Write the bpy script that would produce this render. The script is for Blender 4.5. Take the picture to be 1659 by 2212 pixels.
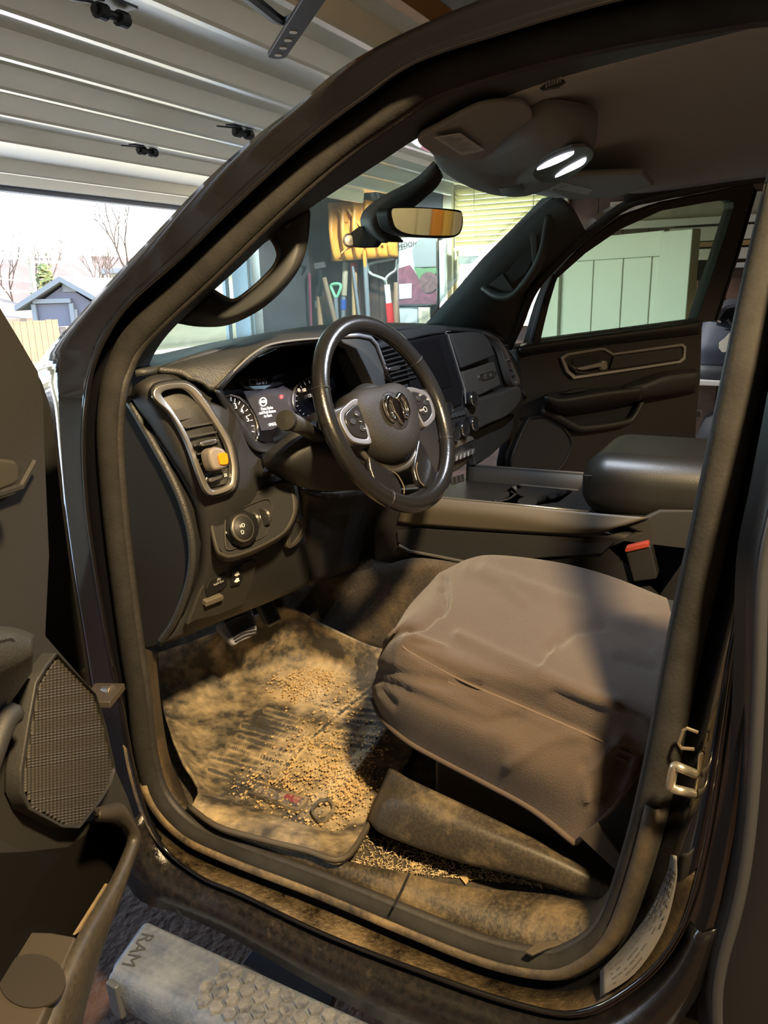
import bpy, bmesh, math, random
from mathutils import Vector, Matrix
random.seed(7)
sc = bpy.context.scene
for o in list(bpy.data.objects): bpy.data.objects.remove(o)

V = Vector
# ---------------- camera ----------------
CAM = Vector((-0.69, -0.73, 1.62)); YAW, PIT, ROL, FPX = math.radians(62.3), math.radians(16.2), math.radians(1.5), 1665.0
FW = Vector((math.sin(YAW)*math.cos(PIT), math.cos(YAW)*math.cos(PIT), -math.sin(PIT)))
_r = Vector((math.cos(YAW), -math.sin(YAW), 0)); _d = FW.cross(_r)
RT = math.cos(ROL)*_r + math.sin(ROL)*_d; DN = -math.sin(ROL)*_r + math.cos(ROL)*_d
cd = bpy.data.cameras.new('camera'); cam = bpy.data.objects.new('camera', cd); sc.collection.objects.link(cam)
cd.sensor_fit = 'VERTICAL'; cd.sensor_height = 24.0; cd.lens = 24.0*FPX/2212.0; cd.clip_start = 0.02; cd.clip_end = 900
cam.matrix_world = Matrix(((RT.x, -DN.x, -FW.x, CAM.x), (RT.y, -DN.y, -FW.y, CAM.y), (RT.z, -DN.z, -FW.z, CAM.z), (0, 0, 0, 1)))
sc.camera = cam
# ---------------- light ----------------
sc.view_settings.view_transform = 'Standard'; sc.view_settings.look = 'None'
sc.view_settings.gamma = 1; sc.view_settings.use_curve_mapping = False
sc.view_settings.exposure = 1.2
w = bpy.data.worlds.new('world'); sc.world = w; w.use_nodes = True
bgn = w.node_tree.nodes['Background']
sky = w.node_tree.nodes.new('ShaderNodeTexSky'); sky.sky_type = 'NISHITA'; sky.sun_disc = False
sky.sun_elevation = math.radians(38); sky.sun_rotation = math.radians(130); sky.dust_density = 1.5
w.node_tree.links.new(sky.outputs[0], bgn.inputs[0]); bgn.inputs[1].default_value = 0.8
def lamp(name, kind, loc, energy, col, size=0.1, rot=None):
    l = bpy.data.lights.new(name, kind); l.energy = energy; l.color = col
    o = bpy.data.objects.new(name, l); sc.collection.objects.link(o); o.location = loc
    if kind in ('POINT', 'SPOT'): l.shadow_soft_size = size
    if kind == 'SPOT': l.spot_size = math.radians(146); l.spot_blend = .25     # every spot shines down in a wide cone
    if kind == 'AREA': l.size = size
    if kind == 'SUN': l.angle = math.radians(0.6)
    if rot is not None: o.rotation_euler = rot
    return o
lamp('sun_light', 'SUN', (20, -20, 30), 6.5, (1, .93, .82), rot=V((-.62, .52, -.62)).to_track_quat('-Z', 'Y').to_euler())
lamp('garage_lamp_light', 'SPOT', (-.58, -1.2, 2.68), 270, (1, .72, .38), 0.07)
lamp('far_bay_fill_light', 'SPOT', (2.9, -3.1, 2.55), 70, (1, .76, .45), 0.09)  # added fill light for the passenger side of the garage

lamp('tool_wall_fill_light', 'SPOT', (4.7, 2.0, 2.62), 170, (.95, .97, 1.), .06)  # added fill to brighten the tools, not a fixture of the garage

# ---------------- pixel picking: where a ray through the photo meets a stated plane of the place ----------------
def ray(px, py): return FW + RT*((px-829.5)/FPX) + DN*((py-1106)/FPX)
def PX(px, py, v): d = ray(px, py); return CAM + d*((v-CAM.x)/d.x)
def PY(px, py, v): d = ray(px, py); return CAM + d*((v-CAM.y)/d.y)
def PZ(px, py, v): d = ray(px, py); return CAM + d*((v-CAM.z)/d.z)
def PN(px, py, p0, n): d = ray(px, py); return CAM + d*((Vector(p0)-CAM).dot(n)/d.dot(n))
def sxz(z): return .19 + max(0, z-1.45)*.35          # the door opening leans in above the belt line
def SE(px, py, dx=0):
    p = PX(px, py, .19+dx)
    for _ in range(12): p = PX(px, py, sxz(p.z)+dx)
    return p
def rowx(v, pts): return [PX(p[0], p[1], p[2] if len(p) > 2 else v) for p in pts]
def rowy(v, pts): return [PY(p[0], p[1], p[2] if len(p) > 2 else v) for p in pts]
def rowz(v, pts): return [PZ(p[0], p[1], p[2] if len(p) > 2 else v) for p in pts]
def rown(p0, n, pts): return [PN(p[0], p[1], p0, n) for p in pts]
def rows_(dx, pts): return [SE(p[0], p[1], p[2] if len(p) > 2 else dx) for p in pts]
V = Vector

# ---------------- materials ----------------
def M(name, col, rough=.5, metal=0., var=0., vscale=8., col2=None, bump=0., bscale=60., coat=0., spec=.5, emit=None, estr=0., trans=0., sheen=0.):
    m = bpy.data.materials.new(name); m.use_nodes = True; nt = m.node_tree; b = nt.nodes['Principled BSDF']
    b.inputs['Base Color'].default_value = (*col, 1); b.inputs['Roughness'].default_value = rough; b.inputs['Metallic'].default_value = metal
    b.inputs['Specular IOR Level'].default_value = spec; b.inputs['Coat Weight'].default_value = coat; b.inputs['Coat Roughness'].default_value = .05
    b.inputs['Transmission Weight'].default_value = trans; b.inputs['Sheen Weight'].default_value = sheen
    tc = nt.nodes.new('ShaderNodeTexCoord')
    if var > 0 or col2:
        n = nt.nodes.new('ShaderNodeTexNoise'); n.inputs['Scale'].default_value = vscale; n.inputs['Detail'].default_value = 6; n.inputs['Roughness'].default_value = .65
        nt.links.new(tc.outputs['Object'], n.inputs['Vector'])
        r = nt.nodes.new('ShaderNodeValToRGB'); r.color_ramp.elements[0].position = .35; r.color_ramp.elements[1].position = .68
        c2 = col2 or tuple(min(1, c*(1+var)) for c in col)
        c1 = col if col2 else tuple(c*(1-var) for c in col)
        r.color_ramp.elements[0].color = (*c1, 1); r.color_ramp.elements[1].color = (*c2, 1)
        nt.links.new(n.outputs['Fac'], r.inputs['Fac']); nt.links.new(r.outputs[0], b.inputs['Base Color'])
    if bump > 0:
        n = nt.nodes.new('ShaderNodeTexNoise'); n.inputs['Scale'].default_value = bscale; n.inputs['Detail'].default_value = 4
        nt.links.new(tc.outputs['Object'], n.inputs['Vector'])
        bp = nt.nodes.new('ShaderNodeBump'); bp.inputs['Strength'].default_value = bump; bp.inputs['Distance'].default_value = .01
        nt.links.new(n.outputs['Fac'], bp.inputs['Height']); nt.links.new(bp.outputs[0], b.inputs['Normal'])
    if emit: b.inputs['Emission Color'].default_value = (*emit, 1); b.inputs['Emission Strength'].default_value = estr
    return m
def GLASS(name, tint, gloss=.05, haze=0., hazecol=(.6, .65, .65)):
    m = bpy.data.materials.new(name); m.use_nodes = True; nt = m.node_tree; nt.nodes.clear()
    out = nt.nodes.new('ShaderNodeOutputMaterial'); t = nt.nodes.new('ShaderNodeBsdfTransparent'); t.inputs[0].default_value = (*tint, 1)
    g = nt.nodes.new('ShaderNodeBsdfGlossy'); g.inputs['Roughness'].default_value = .02
    lw = nt.nodes.new('ShaderNodeLayerWeight'); lw.inputs[0].default_value = .5
    f = nt.nodes.new('ShaderNodeMath'); f.operation = 'POWER'; nt.links.new(lw.outputs['Facing'], f.inputs[0]); f.inputs[1].default_value = 5
    f2 = nt.nodes.new('ShaderNodeMath'); f2.operation = 'MULTIPLY_ADD'; nt.links.new(f.outputs[0], f2.inputs[0]); f2.inputs[1].default_value = .5; f2.inputs[2].default_value = .03
    mx = nt.nodes.new('ShaderNodeMixShader'); nt.links.new(f2.outputs[0], mx.inputs[0]); nt.links.new(t.outputs[0], mx.inputs[1]); nt.links.new(g.outputs[0], mx.inputs[2])
    last = mx
    if haze:
        d = nt.nodes.new('ShaderNodeBsdfDiffuse'); d.inputs[0].default_value = (*hazecol, 1); tl = nt.nodes.new('ShaderNodeBsdfTranslucent'); tl.inputs[0].default_value = (*hazecol, 1)
        a = nt.nodes.new('ShaderNodeMixShader'); nt.links.new(d.outputs[0], a.inputs[1]); nt.links.new(tl.outputs[0], a.inputs[2])
        n = nt.nodes.new('ShaderNodeTexNoise'); n.inputs['Scale'].default_value = 6; mr = nt.nodes.new('ShaderNodeMapRange')
        mr.inputs['To Min'].default_value = haze*.6; mr.inputs['To Max'].default_value = haze*1.4; nt.links.new(n.outputs['Fac'], mr.inputs['Value'])
        m2 = nt.nodes.new('ShaderNodeMixShader'); nt.links.new(mr.outputs[0], m2.inputs[0]); nt.links.new(mx.outputs[0], m2.inputs[1]); nt.links.new(a.outputs[0], m2.inputs[2]); last = m2
    nt.links.new(last.outputs[0], out.inputs[0]); return m
def DUST(name, base, dust, amount, rough=.75, scale=5., fine=60., bump=.3, rough0=None, fade=None):
    """a dirty surface: dust patches with soft outlines and fine specks over a base colour"""
    m = bpy.data.materials.new(name); m.use_nodes = True; nt = m.node_tree; b = nt.nodes['Principled BSDF']
    tc = nt.nodes.new('ShaderNodeTexCoord')
    def noise(s, det):
        n = nt.nodes.new('ShaderNodeTexNoise'); n.inputs['Scale'].default_value = s; n.inputs['Detail'].default_value = det; n.inputs['Roughness'].default_value = .7
        nt.links.new(tc.outputs['Object'], n.inputs['Vector']); return n.outputs['Fac']
    def ramp(src, a, c):
        r = nt.nodes.new('ShaderNodeValToRGB'); r.color_ramp.elements[0].position = a; r.color_ramp.elements[1].position = c; nt.links.new(src, r.inputs[0]); return r.outputs[0]
    lo = .78 - .55*amount
    a = ramp(noise(scale, 8), lo-.13, lo+.2); c = ramp(noise(fine, 5), .42, .66)
    mul = nt.nodes.new('ShaderNodeMath'); mul.operation = 'MULTIPLY_ADD'; nt.links.new(a, mul.inputs[0]); mul.inputs[1].default_value = .75
    m3 = nt.nodes.new('ShaderNodeMath'); m3.operation = 'MULTIPLY'; nt.links.new(c, m3.inputs[0]); m3.inputs[1].default_value = .35*min(1, amount+.2); nt.links.new(m3.outputs[0], mul.inputs[2]); mul.use_clamp = True
    if fade:                                        # the dirt thins out along the sill
        sx = nt.nodes.new('ShaderNodeSeparateXYZ'); nt.links.new(tc.outputs['Object'], sx.inputs[0]); fr = nt.nodes.new('ShaderNodeMapRange')
        nt.links.new(sx.outputs[1], fr.inputs[0]); fr.inputs[1].default_value, fr.inputs[2].default_value = fade; fr.inputs[3].default_value = .12; fr.inputs[4].default_value = 1.
        fm = nt.nodes.new('ShaderNodeMath'); fm.operation = 'MULTIPLY'; nt.links.new(mul.outputs[0], fm.inputs[0]); nt.links.new(fr.outputs[0], fm.inputs[1]); mul = fm
    mx = nt.nodes.new('ShaderNodeMix'); mx.data_type = 'RGBA'; nt.links.new(mul.outputs[0], mx.inputs[0])
    mx.inputs[6].default_value = (*base, 1); mx.inputs[7].default_value = (*dust, 1); nt.links.new(mx.outputs[2], b.inputs['Base Color'])
    mr = nt.nodes.new('ShaderNodeMapRange'); nt.links.new(mul.outputs[0], mr.inputs[0]); mr.inputs[3].default_value = rough if rough0 is None else rough0; mr.inputs[4].default_value = .95
    nt.links.new(mr.outputs[0], b.inputs['Roughness'])
    bp = nt.nodes.new('ShaderNodeBump'); bp.inputs['Strength'].default_value = bump; bp.inputs['Distance'].default_value = .006
    nt.links.new(mul.outputs[0], bp.inputs['Height']); nt.links.new(bp.outputs[0], b.inputs['Normal']); return m
PLASTIC = M('black_plastic', (.020, .020, .021), .55, bump=.12, bscale=500)
SOFT = M('soft_black_vinyl', (.026, .027, .028), .5, bump=.2, bscale=330)
DARK = M('dark_plastic', (.010, .010, .011), .5)
TRIM = M('trim_grey_black', (.044, .047, .051), .6, bump=.08, bscale=600)
PAINT = M('black_paint', (.004, .004, .005), .12, coat=1., spec=.6)
RUBBER = M('black_rubber', (.022, .020, .019), .6, var=.3, vscale=14, bump=.1, bscale=120)
SILVER = M('satin_silver', (.55, .55, .56), .32, 1.)
CHROME = M('chrome', (.8, .8, .8), .1, 1.)
LEATHER = M('black_leather', (.018, .018, .019), .33, bump=.18, bscale=260)
RIML = M('rim_leather', (.010, .010, .011), .24, bump=.06, bscale=300, coat=.3)
LINER = M('headliner_cloth', (.33, .325, .315), .95, bump=.1, bscale=700)
CARPET = M('black_carpet', (.022, .019, .015), 1., col2=(.07, .055, .036), vscale=40, bump=.6, bscale=300)
SCREEN = M('dark_screen', (.008, .008, .009), .08, coat=1.)
WHITEP = M('white_print', (.75, .75, .75), .6)
GREYP = M('grey_print', (.35, .35, .35), .6)

# ---------------- objects ----------------
WL = {}
def link(o, parent=None):
    sc.collection.objects.link(o); WL[o.name] = V(o.location)
    if parent is not None:
        o.parent = parent; o.matrix_parent_inverse = Matrix.Translation(-WL[parent.name])
    return o
def tag(o, label=None, cat=None, group=None, kind=None):
    if label: o['label'] = label
    if cat: o['category'] = cat
    if group: o['group'] = group
    if kind: o['kind'] = kind
    return o
def thing(name, loc, label, cat, group=None):
    o = bpy.data.objects.new(name, None); o.empty_display_size = .05; o.location = loc; link(o); return tag(o, label, cat, group)
def mesh(name, vs, fs, mat, parent=None, smooth=False, bevel=0., solid=0., sub=0, seg=2, off=-1.):
    vs = [V(v) for v in vs]
    c = V((0, 0, 0))
    for v in vs: c += v
    c /= len(vs)
    me = bpy.data.meshes.new(name); me.from_pydata([v-c for v in vs], [], fs)
    bm = bmesh.new(); bm.from_mesh(me); bmesh.ops.recalc_face_normals(bm, faces=bm.faces) if solid == 0 else None
    bm.to_mesh(me); bm.free()
    for p in me.polygons: p.use_smooth = smooth
    o = bpy.data.objects.new(name, me); o.location = c
    me.materials.append(mat)
    if solid: s = o.modifiers.new('s', 'SOLIDIFY'); s.thickness = solid; s.offset = off
    if sub: s = o.modifiers.new('u', 'SUBSURF'); s.levels = sub; s.render_levels = sub
    if bevel:
        s = o.modifiers.new('b', 'BEVEL'); s.width = bevel; s.segments = seg; s.limit_method = 'ANGLE'; s.angle_limit = math.radians(35)
        for p in me.polygons: p.use_smooth = True
        n = o.modifiers.new('n', 'WEIGHTED_NORMAL'); n.keep_sharp = True
    return link(o, parent)
class MB:
    def __init__(s): s.v = []; s.f = []
    def add(s, vs, fs):
        k = len(s.v); s.v += [V(v) for v in vs]; s.f += [tuple(i+k for i in f) for f in fs]; return s
    def box(s, c, d, rot=None):
        c = V(c); R = rot or Matrix.Identity(3)
        s.add([c + R @ V((x*d[0]/2, y*d[1]/2, z*d[2]/2)) for x in (-1, 1) for y in (-1, 1) for z in (-1, 1)],
              [(0, 1, 3, 2), (4, 6, 7, 5), (0, 4, 5, 1), (2, 3, 7, 6), (0, 2, 6, 4), (1, 5, 7, 3)]); return s
    def bar(s, a, b, w, h, up=(0, 0, 1)):
        a, b = V(a), V(b); t = (b-a); L = t.length; t.normalize(); u = V(up)
        if abs(t.dot(u)) > .98: u = V((1, 0, 0))
        sd = t.cross(u).normalized(); u = sd.cross(t)
        s.box((a+b)/2, (L, w, h), Matrix((t, sd, u)).transposed()); return s
    def prism(s, pts, vec):
        n = len(pts); vec = V(vec)
        s.add(list(pts)+[p+vec for p in pts], [tuple(range(n)), tuple(range(2*n-1, n-1, -1))]+[(i, (i+1) % n, (i+1) % n+n, i+n) for i in range(n)]); return s
    def tube(s, pts, r, n=10, closed=False, flat=1., up=None, caps=True):
        pts = [V(p) for p in pts]; m = len(pts); rs = r if isinstance(r, (list, tuple)) else [r]*m
        fr = []; pu = None
        for i in range(m):
            t = (pts[(i+1) % m]-pts[i-1]) if closed else (pts[min(i+1, m-1)]-pts[max(i-1, 0)])
            if t.length < 1e-9: t = V((0, 0, 1))
            t.normalize()
            u = V(up) if up is not None else (pu if pu is not None else (V((0, 0, 1)) if abs(t.z) < .9 else V((1, 0, 0))))
            u = u - t*u.dot(t)
            if u.length < 1e-6: u = t.orthogonal()
            u.normalize(); pu = u; fr.append((u, t.cross(u)))
        vs = []
        for i in range(m):
            for k in range(n):
                a = 2*math.pi*k/n; vs.append(pts[i] + (fr[i][0]*math.cos(a)*flat + fr[i][1]*math.sin(a))*rs[i])
        fs = [(i*n+k, i*n+(k+1) % n, ((i+1) % m)*n+(k+1) % n, ((i+1) % m)*n+k) for i in range(m if closed else m-1) for k in range(n)]
        if not closed and caps: fs += [tuple(range(n-1, -1, -1)), tuple(range((m-1)*n, m*n))]
        s.add(vs, fs); return s
    def lathe(s, prof, c, ax, n=28):
        """prof: list of (radius, distance along the axis)"""
        ax = V(ax).normalized(); u = ax.orthogonal().normalized(); w_ = ax.cross(u); c = V(c)
        vs = [c + ax*h + (u*math.cos(2*math.pi*k/n)+w_*math.sin(2*math.pi*k/n))*max(r, 1e-5) for r, h in prof for k in range(n)]
        m = len(prof)
        s.add(vs, [(i*n+k, i*n+(k+1) % n, (i+1)*n+(k+1) % n, (i+1)*n+k) for i in range(m-1) for k in range(n)]+[tuple(range(n-1, -1, -1)), tuple(range((m-1)*n, m*n))]); return s
    def build(s, name, mat, parent=None, **k): return mesh(name, s.v, s.f, mat, parent, **k)
def cat(pts, n, closed=False):
    """Catmull-Rom through the points, resampled to n points evenly by length"""
    pts = [V(p) for p in pts]; m = len(pts); out = []; seg = m if closed else m-1
    for i in range(seg):
        p1, p2 = pts[i], pts[(i+1) % m]
        p0 = pts[i-1] if (i > 0 or closed) else p1*2-p2
        p3 = pts[(i+2) % m] if (i+2 < m or closed) else p2*2-p1
        for k in range(12):
            t = k/12; out.append(.5*((2*p1)+(p2-p0)*t+(2*p0-5*p1+4*p2-p3)*t*t+(3*p1-p0-3*p2+p3)*t**3))
    out.append(pts[0] if closed else pts[-1])
    L = [0]
    for a, b in zip(out, out[1:]): L.append(L[-1]+(b-a).length)
    res = []; j = 0; cnt = n if closed else n-1
    for k in range(n):
        d = L[-1]*k/max(1, cnt)
        while j < len(L)-2 and L[j+1] < d: j += 1
        t = (d-L[j])/max(1e-9, L[j+1]-L[j]); out_p = out[j].lerp(out[j+1], min(1, max(0, t))); res.append(out_p)
    return res
def lin(pts, n):
    pts = [V(p) for p in pts]; L = [0]
    for a, b in zip(pts, pts[1:]): L.append(L[-1]+(b-a).length)
    res = []; j = 0
    for k in range(n):
        d = L[-1]*k/(n-1)
        while j < len(L)-2 and L[j+1] < d: j += 1
        res.append(pts[j].lerp(pts[j+1], min(1, (d-L[j])/max(1e-9, L[j+1]-L[j]))))
    return res
def loft(name, rows, mat, parent=None, nu=24, nv=0, thick=.006, smooth=True, closed=False, straight=False, flip=False, keep=False):
    """skin rows of points; nv>0 also splines across the rows"""
    R_ = [(r if keep else (lin(r, nu) if straight else cat(r, nu, closed))) for r in rows]
    nu = len(R_[0])
    if nv:
        cols = [cat([r[i] for r in R_], nv) for i in range(nu)]; R_ = [[cols[i][j] for i in range(nu)] for j in range(nv)]
    vs = [p for r in R_ for p in r]; m = len(R_); e = nu if closed else nu-1
    fs = [(j*nu+i, j*nu+(i+1) % nu, (j+1)*nu+(i+1) % nu, (j+1)*nu+i) for j in range(m-1) for i in range(e)]
    # turn the faces to the viewer's side so that thickness grows backwards
    k = fs[len(fs)//2]; a, b, c = vs[k[0]], vs[k[1]], vs[k[2]]
    tot = 0
    for f in fs[::max(1, len(fs)//60)]:
        n = (vs[f[1]]-vs[f[0]]).cross(vs[f[2]]-vs[f[0]]); tot += n.dot(CAM-vs[f[0]])
    if (tot < 0) != flip: fs = [tuple(reversed(f)) for f in fs]
    return mesh(name, vs, fs, mat, parent, smooth=smooth, solid=thick)
def slab(name, pts, depth, mat, parent=None, bevel=.004, seg=3, smooth_n=0):
    """planar outline given thickness away from the viewer"""
    if smooth_n: pts = cat(pts, smooth_n, True)
    n = V((0, 0, 0))
    for i in range(len(pts)): n += pts[i].cross(pts[(i+1) % len(pts)])
    n.normalize()
    if n.dot(CAM-pts[0]) > 0: n = -n
    return MB().prism(pts, n*depth).build(name, mat, parent, bevel=bevel, seg=seg)
def frame_(name, outer, inner, depth, mat, parent=None, bevel=.002, n=48, lift=0., sm=True):
    """a ring between two outlines with thickness away from the viewer"""
    if sm: outer = cat(outer, n, True); inner = cat(inner, n, True)
    n = len(outer); nn = V((0, 0, 0))
    for i in range(n): nn += outer[i].cross(outer[(i+1) % n])
    nn.normalize()
    if nn.dot(CAM-outer[0]) > 0: nn = -nn
    k = min(range(n), key=lambda j: sum((outer[i]-inner[(i+j) % n]).length for i in range(0, n, 4))); inner = inner[k:]+inner[:k]
    o2 = [p-nn*lift for p in outer]; i2 = [p-nn*lift for p in inner]
    vs = o2+i2+[p+nn*depth for p in outer]+[p+nn*depth for p in inner]; fs = []
    for i in range(n):
        j = (i+1) % n
        fs += [(i, j, n+j, n+i), (2*n+i, 3*n+i, 3*n+j, 2*n+j), (i, 2*n+i, 2*n+j, j), (n+i, n+j, 3*n+j, 3*n+i)]
    return mesh(name, vs, fs, mat, parent, bevel=bevel)
def inset(pts, d):
    """shrink a roughly convex outline towards its centre by about d metres"""
    c = V((0, 0, 0))
    for p in pts: c += p
    c /= len(pts)
    return [p + (c-p).normalized()*min(d*1.15, (c-p).length*.8) for p in pts]
def text(name, s, c, ux, n, size, mat, parent=None, ext=.0004, align='CENTER', shear=0.):
    cu = bpy.data.curves.new(name, 'FONT'); cu.body = s; cu.size = size; cu.extrude = ext; cu.align_x = align; cu.align_y = 'CENTER'; cu.shear = shear
    tmp = bpy.data.objects.new('tmp_text', cu); sc.collection.objects.link(tmp); bpy.context.view_layer.update()
    me = bpy.data.meshes.new_from_object(tmp.evaluated_get(bpy.context.evaluated_depsgraph_get())); bpy.data.objects.remove(tmp)
    ux = V(ux).normalized(); n = V(n).normalized(); uy = n.cross(ux).normalized(); n = ux.cross(uy)
    me.transform(Matrix((ux, uy, n)).transposed().to_4x4()); me.materials.clear(); me.materials.append(mat)
    o = bpy.data.objects.new(name, me); o.location = c; return link(o, parent)
def wallbox(name, c, d, mat, parent=None, kind='structure', bevel=0.): o = MB().box(c, d).build(name, mat, parent, bevel=bevel); tag(o, kind=kind) if kind else None; return o
# ================= the garage =================
WOODP = M('brown_panelling', (.075, .036, .020), .55, var=.45, vscale=7)
CONC = M('garage_floor_tarmac', (.085, .046, .032), .95, var=.3, vscale=12, bump=.9, bscale=38)
CEILM = M('brown_ceiling_board', (.10, .055, .033), .7, var=.35, vscale=3)
TRIMW = M('cream_trim', (.62, .60, .50), .5)
STEEL = M('cream_steel', (.80, .75, .64), .30, spec=.9, coat=.6); STEEL.node_tree.nodes['Principled BSDF'].inputs['Coat Roughness'].default_value = .22
WHITEV = M('white_vinyl', (.66, .68, .58), .35)
GX = 5.72; GF = 3.35; GB = -4.2; GL = -2.6; GH = 2.75
tag(MB().box((1.4, -.2, -.05), (9.2, 8.3, .1)).build('floor', CONC), kind='structure')
# right wall with the window opening
wy0, wy1, wz0, wz1 = 1.02, 1.90, 1.33, 2.42
m_ = MB(); t_ = .12
m_.box((GX+t_/2, (wy1+GF+.12)/2, GH/2), (t_, GF+.12-wy1, GH)); m_.box((GX+t_/2, (GB+wy0)/2, GH/2), (t_, wy0-GB, GH))
m_.box((GX+t_/2, (wy0+wy1)/2, wz0/2), (t_, wy1-wy0, wz0)); m_.box((GX+t_/2, (wy0+wy1)/2, (wz1+GH)/2), (t_, wy1-wy0, GH-wz1))
y = GB+.1
while y < GF:                                        # vertical panel boards
    if y+.19 < wy0 or y > wy1: m_.box((GX-.006, y+.095, GH/2), (.012, .186, GH))
    y += .192
tag(m_.build('wall_right', WOODP), kind='structure')
jx = PY(536, 600, GF).x                              # right jamb of the garage doorway
m_ = MB(); m_.box(((jx+GX)/2+.03, GF+.06, GH/2), (GX-jx+.06, .12, GH)); m_.box(((GL+jx)/2, GF+.06, 2.55), (jx-GL, .12, GH-2.3)); m_.box((GL+.2, GF+.06, 1.2), (.4, .12, 2.4))
tag(m_.build('wall_front', M('dark_wall', (.06, .055, .06), .8, var=.2)), kind='structure')
tag(MB().box((GL-.06, -.4, GH/2), (.12, 7.6, GH)).build('wall_left', M('cream_wall', (.30, .265, .20), .7, var=.12, vscale=2)), kind='structure')
tag(MB().box((1.55, GB-.06, GH/2), (8.5, .12, GH)).build('wall_rear', M('rear_wall', (.10, .07, .05), .8)), kind='structure')
m_ = MB(); m_.box((1.55, -.4, GH+.05), (8.6, 7.7, .1)); y = GB+.2
while y < GF: m_.box((1.55, y, GH-.005), (8.3, .185, .012)); y += .2
tag(m_.build('ceiling', CEILM), kind='structure')
m_ = MB(); m_.box((jx+.05, GF-.02, 1.12), (.12, .05, 2.24)); m_.box((jx-.02, GF+.06, 1.12), (.03, .16, 2.24)); m_.box((jx-.10, GF+.16, 1.0), (.05, .03, 2.0))
tag(m_.build('trim_1', M('jamb_white', (.55, .6, .62), .5)), kind='structure')

# window and its blind
wt = tag(MB().box((GX-.02, wy1+.045, (wz0+wz1)/2), (.05, .09, wz1-wz0+.2)).box((GX-.02, wy0-.045, (wz0+wz1)/2), (.05, .09, wz1-wz0+.2))
    .box((GX-.02, (wy0+wy1)/2, wz1+.05), (.05, wy1-wy0, .1)).box((GX-.04, (wy0+wy1)/2, wz0-.02), (.1, wy1-wy0+.2, .04))
    .box((GX+.05, wy1-.02, (wz0+wz1)/2), (.09, .04, wz1-wz0)).box((GX+.05, wy0+.02, (wz0+wz1)/2), (.09, .04, wz1-wz0)).build('window_1', M('window_trim_cream', (.72, .68, .46), .5), bevel=.004), kind='structure')
m_ = MB(); zm = 1.83
m_.box((GX+.03, (wy0+wy1)/2, zm), (.04, wy1-wy0, .06)); m_.box((GX+.03, (wy0+wy1)/2, wz0+.03), (.04, wy1-wy0, .05)); m_.box((GX+.03, (wy0+wy1)/2, zm-.16), (.03, wy1-wy0, .035))
m_.build('sash', M('window_sash', (.30, .33, .30), .5), wt)
MB().box((GX+.045, (wy0+wy1)/2, (wz0+wz1)/2), (.006, wy1-wy0, wz1-wz0)).build('window_pane', GLASS('window_glass', (.92, .95, .92), haze=.25, hazecol=(.8, .85, .8)), wt)
bl = thing('window_blind', (GX-.06, (wy0+wy1)/2, wz1), 'cream slatted blind half lowered over the garage window', 'blind')
BL = M('blind_slat', (.85, .80, .55), .5)
nt = BL.node_tree; tl = nt.nodes.new('ShaderNodeBsdfTranslucent'); tl.inputs[0].default_value = (.9, .84, .6, 1); mx = nt.nodes.new('ShaderNodeMixShader'); mx.inputs[0].default_value = .5
nt.links.new(nt.nodes['Principled BSDF'].outputs[0], mx.inputs[1]); nt.links.new(tl.outputs[0], mx.inputs[2]); nt.links.new(mx.outputs[0], nt.nodes['Material Output'].inputs[0])
MB().box((GX-.03, (wy0+wy1)/2, wz1-.02), (.05, wy1-wy0-.04, .04)).build('headrail', BL, bl)
z = wz1-.06
sl = None
while z > 1.93:
    if sl is None: sl = MB().box((GX-.03, (wy0+wy1)/2, z), (.05, wy1-wy0-.05, .0025), Matrix.Rotation(math.radians(38), 3, 'Y')).build('slat', BL, bl)
    else:
        q = sl.copy(); q.location.z = z; link(q, bl)
    z -= .04
MB().box((GX-.03, (wy0+wy1)/2, 1.915), (.05, wy1-wy0-.04, .022)).build('bottom_rail', BL, bl)
MB().tube([(GX-.055, 1.2, wz1-.03), (GX-.055, 1.2, 1.92)], .004, 6).tube([(GX-.055, 1.7, wz1-.03), (GX-.055, 1.7, 1.92)], .004, 6).build('ladder_cord', BL, bl)

# raised sectional door: ribbed pans, seen from below
gd = thing('overhead_garage_door', (2.0, 2.0, 2.25), 'cream ribbed steel garage door rolled up overhead above the truck', 'garage door')
ZD = 2.235
yr = PZ(905, 30, ZD+.03).y                            # rear (top) edge of the raised door
rib_y = [PZ(0, p, ZD).y for p in (372, 305, 247, 192, 122, 20, -140, -330)]
rib_y = [y for y in rib_y if y > yr+.1]
x0, x1 = GL+.25, jx-.02
bounds = [GF-.02]+[(rib_y[i]+rib_y[i+1])/2 for i in (1, 3, 5) if i+1 < len(rib_y)]+[yr+.03]
for ya, yb in zip(bounds, bounds[1:]):                # each section: flat pan with hanging folded ribs
    P_ = [(ya, ZD+.068)]
    for r in rib_y:
        if yb < r < ya: P_ += [(r+.045, ZD+.068), (r+.03, ZD+.006), (r+.024, ZD), (r, ZD), (r-.006, ZD+.008), (r-.014, ZD+.068)]
    P_ += [(yb+.004, ZD+.068)]
    vs = []; fs = []
    for y_, z_ in P_: vs += [(x0, y_, z_), (x1, y_, z_)]
    for i in range(len(P_)-1): fs.append((2*i, 2*i+1, 2*i+3, 2*i+2))
    mesh('door_section', vs, fs, STEEL, gd, solid=.003)
BLK = M('black_iron', (.015, .015, .016), .45, .3)
MB().box(((x0+x1)/2, GF-.03, ZD-.0), (x1-x0, .07, .075)).build('bottom_seal', M('blue_grey_rubber', (.10, .11, .14), .5), gd)
MB().box(((x0+x1)/2, GF-.09, ZD+.05), (x1-x0, .04, .12)).build('reinforcing_rail', STEEL, gd)
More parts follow.
